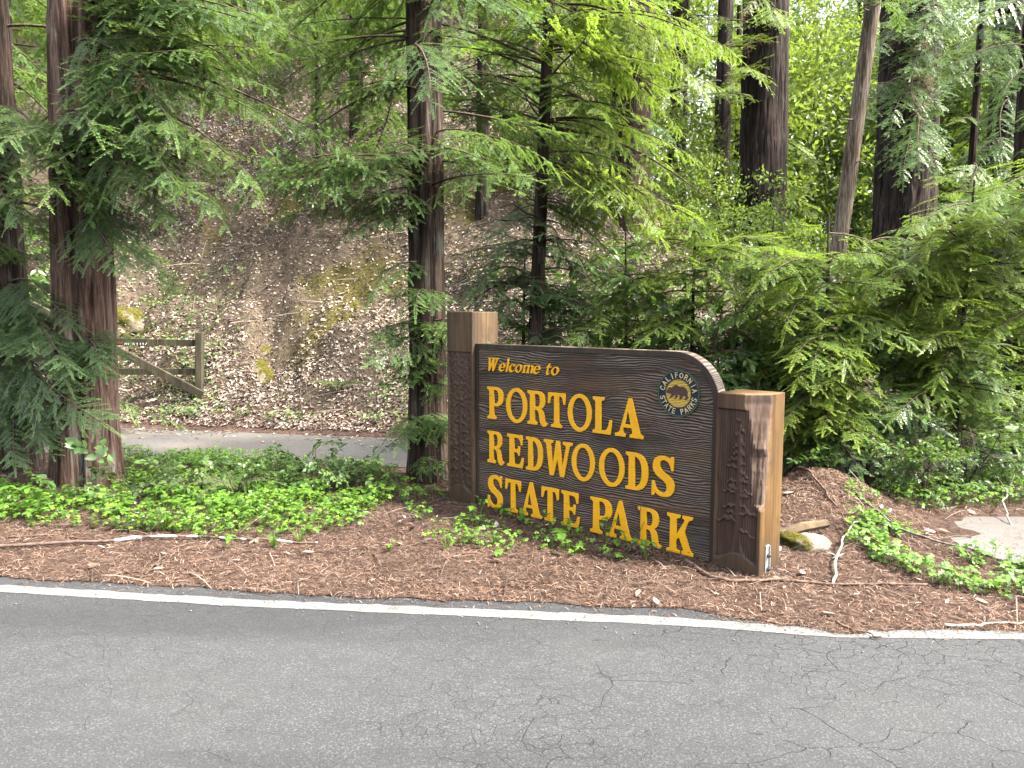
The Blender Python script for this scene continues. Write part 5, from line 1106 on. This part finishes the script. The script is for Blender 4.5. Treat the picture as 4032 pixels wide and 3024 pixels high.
# loose grit on the asphalt
bm = bmesh.new(); bmesh.ops.create_icosphere(bm, subdivisions=1, radius=1); vv = np.array([v_.co for v_ in bm.verts]) * [1, 0.8, 0.6]; fi = np.array([[q_.index for q_ in f_.verts] for f_ in bm.faces]); bm.free()
n = 420; x = -4 + 8.5 * r.random(n); y = edge_y(x) + r.normal(-0.02, 0.10, n); P = np.stack([x, y, np.full(n, 0.004)], -1); a = r.random(n) * 6.28
R = np.stack([np.stack([np.cos(a), np.sin(a), 0 * a], -1), np.stack([-np.sin(a), np.cos(a), 0 * a], -1), np.tile([0, 0, 1.0], (n, 1))], -1)
push(*scatter(vv, fi, P, R, 0.0015 + 0.006 * r.random(n) ** 3)); flush('loose_grit', plain('grit', (0.16, 0.155, 0.15), 0.9), label='small loose stones along the painted edge line', cat='grit')

# redwood sorrel: three notched leaflets on a thin stalk
def heart(a):
    o = np.array([(0, 0), (0.38, 0.40), (0.78, 0.46), (1.0, 0.26), (0.86, 0.0), (1.0, -0.26), (0.78, -0.46), (0.38, -0.40)]) * [1, 1]
    z = np.array([0, 0.02, -0.05, -0.14, -0.02, -0.14, -0.05, 0.02]) ; c_, s_ = math.cos(a), math.sin(a)
    return np.stack([o[:, 0] * c_ - o[:, 1] * s_, o[:, 0] * s_ + o[:, 1] * c_, z], -1)
SV = np.concatenate([heart(k * 2 * math.pi / 3) for k in range(3)]); SF = np.array([[b, b + 1, b + 2, b + 3, b + 4] for b in (0, 8, 16)] + [[b, b + 4, b + 5, b + 6, b + 7] for b in (0, 8, 16)])
def sorrel(x, y, h, size):
    n = len(x); P = np.stack([x, y, zt(x, y) + h], -1); N = np.stack([r.normal(0, 0.30, n), r.normal(-0.15, 0.30, n), np.ones(n)], -1); N /= np.linalg.norm(N, axis=1)[:, None]
    a = r.random(n) * 6.28; D = np.stack([np.cos(a), np.sin(a), 0 * a], -1); D -= N * (D * N).sum(1)[:, None]; D /= np.linalg.norm(D, axis=1)[:, None]
    push(*scatter(SV, SF, P, np.stack([D, np.cross(N, D), N], -1), size))
    w = 0.0012; S_ = np.stack([np.full(n, w), 0 * x, 0 * x], -1); B = P - np.stack([r.normal(0, 0.012, n), r.normal(0, 0.012, n), h], -1)
    V = np.stack([B - S_, B + S_, P + S_, P - S_, P], 1).reshape(-1, 3); i0 = np.arange(n) * 5; push(V, np.stack([i0, i0 + 1, i0 + 2, i0 + 3, i0 + 4], -1))
def band(n, poly, dens_seed=None, thr=0.42, hh=(0.03, 0.10), sz=(0.014, 0.026), clump=2.2):
    """sorrel spread over the ground patch that this outline encloses"""
    Q = np.array([on_ground(*p_)[:2] for p_ in poly]); lo, hi = Q.min(0), Q.max(0)
    x = lo[0] + (hi[0] - lo[0]) * r.random(n); y = lo[1] + (hi[1] - lo[1]) * r.random(n); ins = np.zeros(n, bool)
    for i in range(len(Q)):
        a, b = Q[i], Q[(i + 1) % len(Q)]; ins ^= ((a[1] > y) != (b[1] > y)) & (x < (b[0] - a[0]) * (y - a[1]) / (b[1] - a[1] + 1e-12) + a[0])
    ins &= ~in_apron(x, y)
    if dens_seed is not None: ins &= fbm(x * clump, y * clump, seed=dens_seed) > thr + 0.10 * r.normal(0, 1, n)
    x, y = x[ins], y[ins]; k = len(x); hump = 0.5 + 0.9 * fbm(x * 3, y * 3, seed=91)
    sorrel(x, y, (hh[0] + (hh[1] - hh[0]) * r.random(k)) * hump, sz[0] + (sz[1] - sz[0]) * r.random(k))
band(9000, [(-500, 1960), (300, 1960), (900, 1950), (1500, 1935), (1760, 1965), (1640, 2010), (1250, 2070), (900, 2110), (560, 2120), (200, 2090), (-500, 2100)], 61, 0.45, (0.02, 0.14), (0.011, 0.034), 3.4)
band(1500, [(500, 2090), (900, 2080), (1300, 2060), (1650, 2010), (1700, 2060), (1300, 2120), (850, 2150)], 62, 0.52)
band(5200, [(430, 1790), (900, 1800), (1500, 1850), (1580, 1900), (1200, 1950), (440, 1950)], 63, 0.40, (0.03, 0.12), (0.016, 0.03))
band(1500, [(1600, 2010), (1850, 2060), (2400, 2190), (2700, 2260), (2450, 2240), (1900, 2180), (1650, 2150)], 64, 0.50, (0.02, 0.08), (0.012, 0.022), 4)
band(3000, [(3380, 2090), (3560, 2120), (3800, 2190), (4300, 2240), (4500, 2420), (4032, 2390), (3700, 2330), (3420, 2220)], 65, 0.50, (0.02, 0.10), (0.012, 0.030), 4.0)
band(3600, [(3480, 1900), (3950, 1850), (4300, 1900), (4300, 1960), (3950, 2015), (3620, 2040), (3440, 2040)], 66, 0.38, (0.04, 0.14))
band(700, [(3320, 2030), (3480, 2060), (3500, 2200), (3330, 2180)], 67, 0.5)
band(2600, [(-700, 1830), (-100, 1850), (60, 1960), (-600, 1970)], 68, 0.4)
flush('redwood_sorrel', M_SORREL, label='bright green clover leaved sorrel carpeting the verge', cat='ground cover')
# tiny white sorrel flowers
x = -3 + 2.6 * r.random(16); y = 4.65 + 0.5 * r.random(16); n = 16; fl = np.array([(math.cos(a) * (1 if k % 2 else 0.35), math.sin(a) * (1 if k % 2 else 0.35), 0.4 * (k % 2)) for k, a in enumerate(np.linspace(0, 6.283, 10, endpoint=False))])
P, R = lay(x, y, r, 0.4, 0.11); push(*scatter(fl, np.array([list(range(10))]), P, R, 0.011)); flush('sorrel_flowers', plain('white_petals', (0.8, 0.78, 0.8)), label='tiny white flowers in the sorrel patch', cat='flowers')
# low weeds creeping over the foot of the slope
Vw, Fw = leaf_poly(1.0, 0.55, 2, 0.2); n = 9000; x = -8 + 10 * r.random(n); u = 0.15 + 2.6 * r.random(n) ** 1.8; y = hill_base(x) + u
k = (fbm(x * 0.9, y * 0.9, seed=95) > 0.52 + 0.03 * u + 0.05 * r.normal(0, 1, n)); x, y = x[k], y[k]; P, R = lay(x, y, r, 0.6, 0.05); P[:, 2] += 0.10 * r.random(len(x)); push(*scatter(Vw, Fw, P, R, 0.03 + 0.045 * r.random(len(x))))
flush('slope_weeds', M_LEAF, label='low green weeds creeping over the foot of the slope', cat='weeds')

# ------------------------------------------------------------------ single plants of the verge
def whorl_plant(px, py, h, n, ln, wd, label, seed, group=None, name='seedling_plant'):
    rr = np.random.default_rng(seed); p = on_ground(px, py, 0.02); p[2] = float(zt(p[0], p[1])); o = thing(name, p, label, 'plant', group)
    tips = []
    for k in range(n):
        a = rr.random() * 6.28; hh = h * (0.5 + 0.5 * rr.random()); e = np.array([math.cos(a) * hh * 0.35, math.sin(a) * hh * 0.35, hh]); MB().tube([np.zeros(3), e * [0.4, 0.4, 0.6], e], 0.0016, 4, False).build('stalk', M_SORREL, o); tips.append(e)
    Vl, F = leaf_poly(ln, wd, 4, 0.15, 0.35)
    for e in tips:
        for j in range(3):
            a = j * 2.1 + rr.random(); D = np.array([[math.cos(a), math.sin(a), 0.15 * rr.normal()]]); D /= np.linalg.norm(D)
            V, FF = scatter(Vl, F, e[None], rot_frames(D, np.array([0.0]), rr), np.array([0.7 + 0.5 * rr.random()])); link('leaf', mesh_np('leaf', V, [FF], M_SORREL), o)
for i, (px, py, h, n, ln, wd, lab) in enumerate([(150, 2010, 0.22, 4, 0.075, 0.045, 'pale heart leaved plant at the left end of the sorrel'), (20, 2020, 0.26, 3, 0.08, 0.05, 'heart leaved plant cut by the left edge'), (490, 2040, 0.16, 3, 0.055, 0.035, 'leafy plant poking from the sorrel below the reddish redwood'),
        (890, 2040, 0.20, 3, 0.075, 0.05, 'tall three leaved plant in the middle of the sorrel'), (1180, 1990, 0.15, 4, 0.06, 0.035, 'leafy plant at the right part of the sorrel'), (890, 2170, 0.13, 3, 0.05, 0.035, 'light green plant growing over the lichened branch'), (1880, 2080, 0.20, 5, 0.035, 0.028, 'tallest clover plant at the foot of the left sign post'),
        (1840, 2130, 0.10, 4, 0.032, 0.025, 'low clover plant left of the sign lettering'), (2220, 2150, 0.15, 2, 0.075, 0.055, 'broad leaved seedling in front of the letter E'), (1960, 2200, 0.05, 3, 0.04, 0.03, 'small bright seedling on the needles before the sign'), (2050, 2120, 0.07, 4, 0.03, 0.022, 'seedling below the first letters of STATE'),
        (2280, 2180, 0.07, 4, 0.035, 0.025, 'seedling below the last letters of STATE'), (2440, 2205, 0.05, 4, 0.032, 0.026, 'seedling below the letter A of PARK'), (1780, 2160, 0.06, 3, 0.03, 0.022, 'seedling in front of the foot of the left sign post'), (1540, 2180, 0.07, 3, 0.03, 0.025, 'lone seedling on the needles left of the sign')]):
    whorl_plant(px, py, h, n, ln, wd, lab, 800 + i)
pr_ = np.random.default_rng(31)
for i in range(16):
    u_ = -0.62 + 1.55 * i / 15 + 0.03 * pr_.normal(); P_ = on_sign(u_, -0.09 - 0.16 * pr_.random(), 0.02); b_ = np.array(P_)
    rr_ = b_ - np.array([0, 0, CAM_H]); dd_ = rr_[1] * math.cos(PITCH) - rr_[2] * math.sin(PITCH); vv_ = rr_[1] * math.sin(PITCH) + rr_[2] * math.cos(PITCH)
    whorl_plant(IMG_W / 2 + FPX * rr_[0] / dd_, IMG_H / 2 - FPX * vv_ / dd_, 0.05 + 0.13 * pr_.random() ** 1.5, 4, 0.026 + 0.012 * pr_.random(), 0.026, 'small clover leaved weed growing against the foot of the sign panel', 870 + i, 'weeds along the foot of the sign panel', 'weed')
def grass(px, py, h, n, label, seed):
    rr = np.random.default_rng(seed); p = on_ground(px, py, 0.02); p[2] = float(zt(p[0], p[1])); o = thing('grass_tuft', p, label, 'grass', 'grass tufts on the verge')
    V, F = [], []
    for k in range(n):
        a = rr.random() * 6.28; l = h * (0.5 + 0.6 * rr.random()); s = 0.2 + 0.6 * rr.random(); d = np.array([math.cos(a), math.sin(a), 0]); w = np.array([-d[1], d[0], 0]) * 0.0022; b = len(V) * 1
        for f in (0, 0.5, 1.0):
            c_ = d * (s * l * f * f + 0.012) + np.array([0, 0, l * (f - 0.35 * s * f * f)]); V += [c_ - w * (1.05 - f), c_ + w * (1.05 - f)]
        F += [(b, b + 1, b + 3, b + 2), (b + 2, b + 3, b + 5, b + 4)]
    link('blades', mesh_np('blades', V, [np.array(F)], M_SORREL), o)
for i, (px, py, h, n, lab) in enumerate([(650, 2100, 0.22, 60, 'largest grass tuft in front of the sorrel'), (830, 2060, 0.20, 40, 'grass tuft just right of the largest one'), (1080, 2160, 0.12, 60, 'spreading grass at the end of the lichened branch'), (1180, 2140, 0.13, 50, 'grass left of the slender stick'), (1945, 2150, 0.14, 18, 'thin pale grass before the sign'), (1760, 2170, 0.12, 25, 'grass sprig beside the seedlings left of the sign')]): grass(px, py, h, n, lab, 850 + i)
# fern fronds
FR = needle_bough('frond', 0.5, 990, 0.12, 0.02, 0.10, 0.008, 0.003, 0.012, False, [M_STEM, M_LEAF], 0.28, 0.8)
for px, py, d, lab in ((930, 1950, 5.75, 'sword fern between the leafy plants in front of the side road'), (1330, 1560, 9.6, 'fern on the bank across the side road')):
    p = at(px, py, d); p[2] = float(zt(p[0], p[1])); o = thing('fern', p, lab, 'fern')
    for k in range(9):
        a = k * 0.75; B = p + np.array([math.cos(a) * 0.38, math.sin(a) * 0.38, 0.16]); link('frond', FR, o, mw=bough_matrix(np.zeros(3), B - p, 0.5, r.normal(0, 0.2), r))
bpy.context.view_layer.update()
tri = sum(len(me.loops) - 2 * len(me.polygons) for me in bpy.data.meshes)
print('BOUGHS', NB[0], 'TRIS', tri, 'OBJECTS', len(bpy.data.objects))
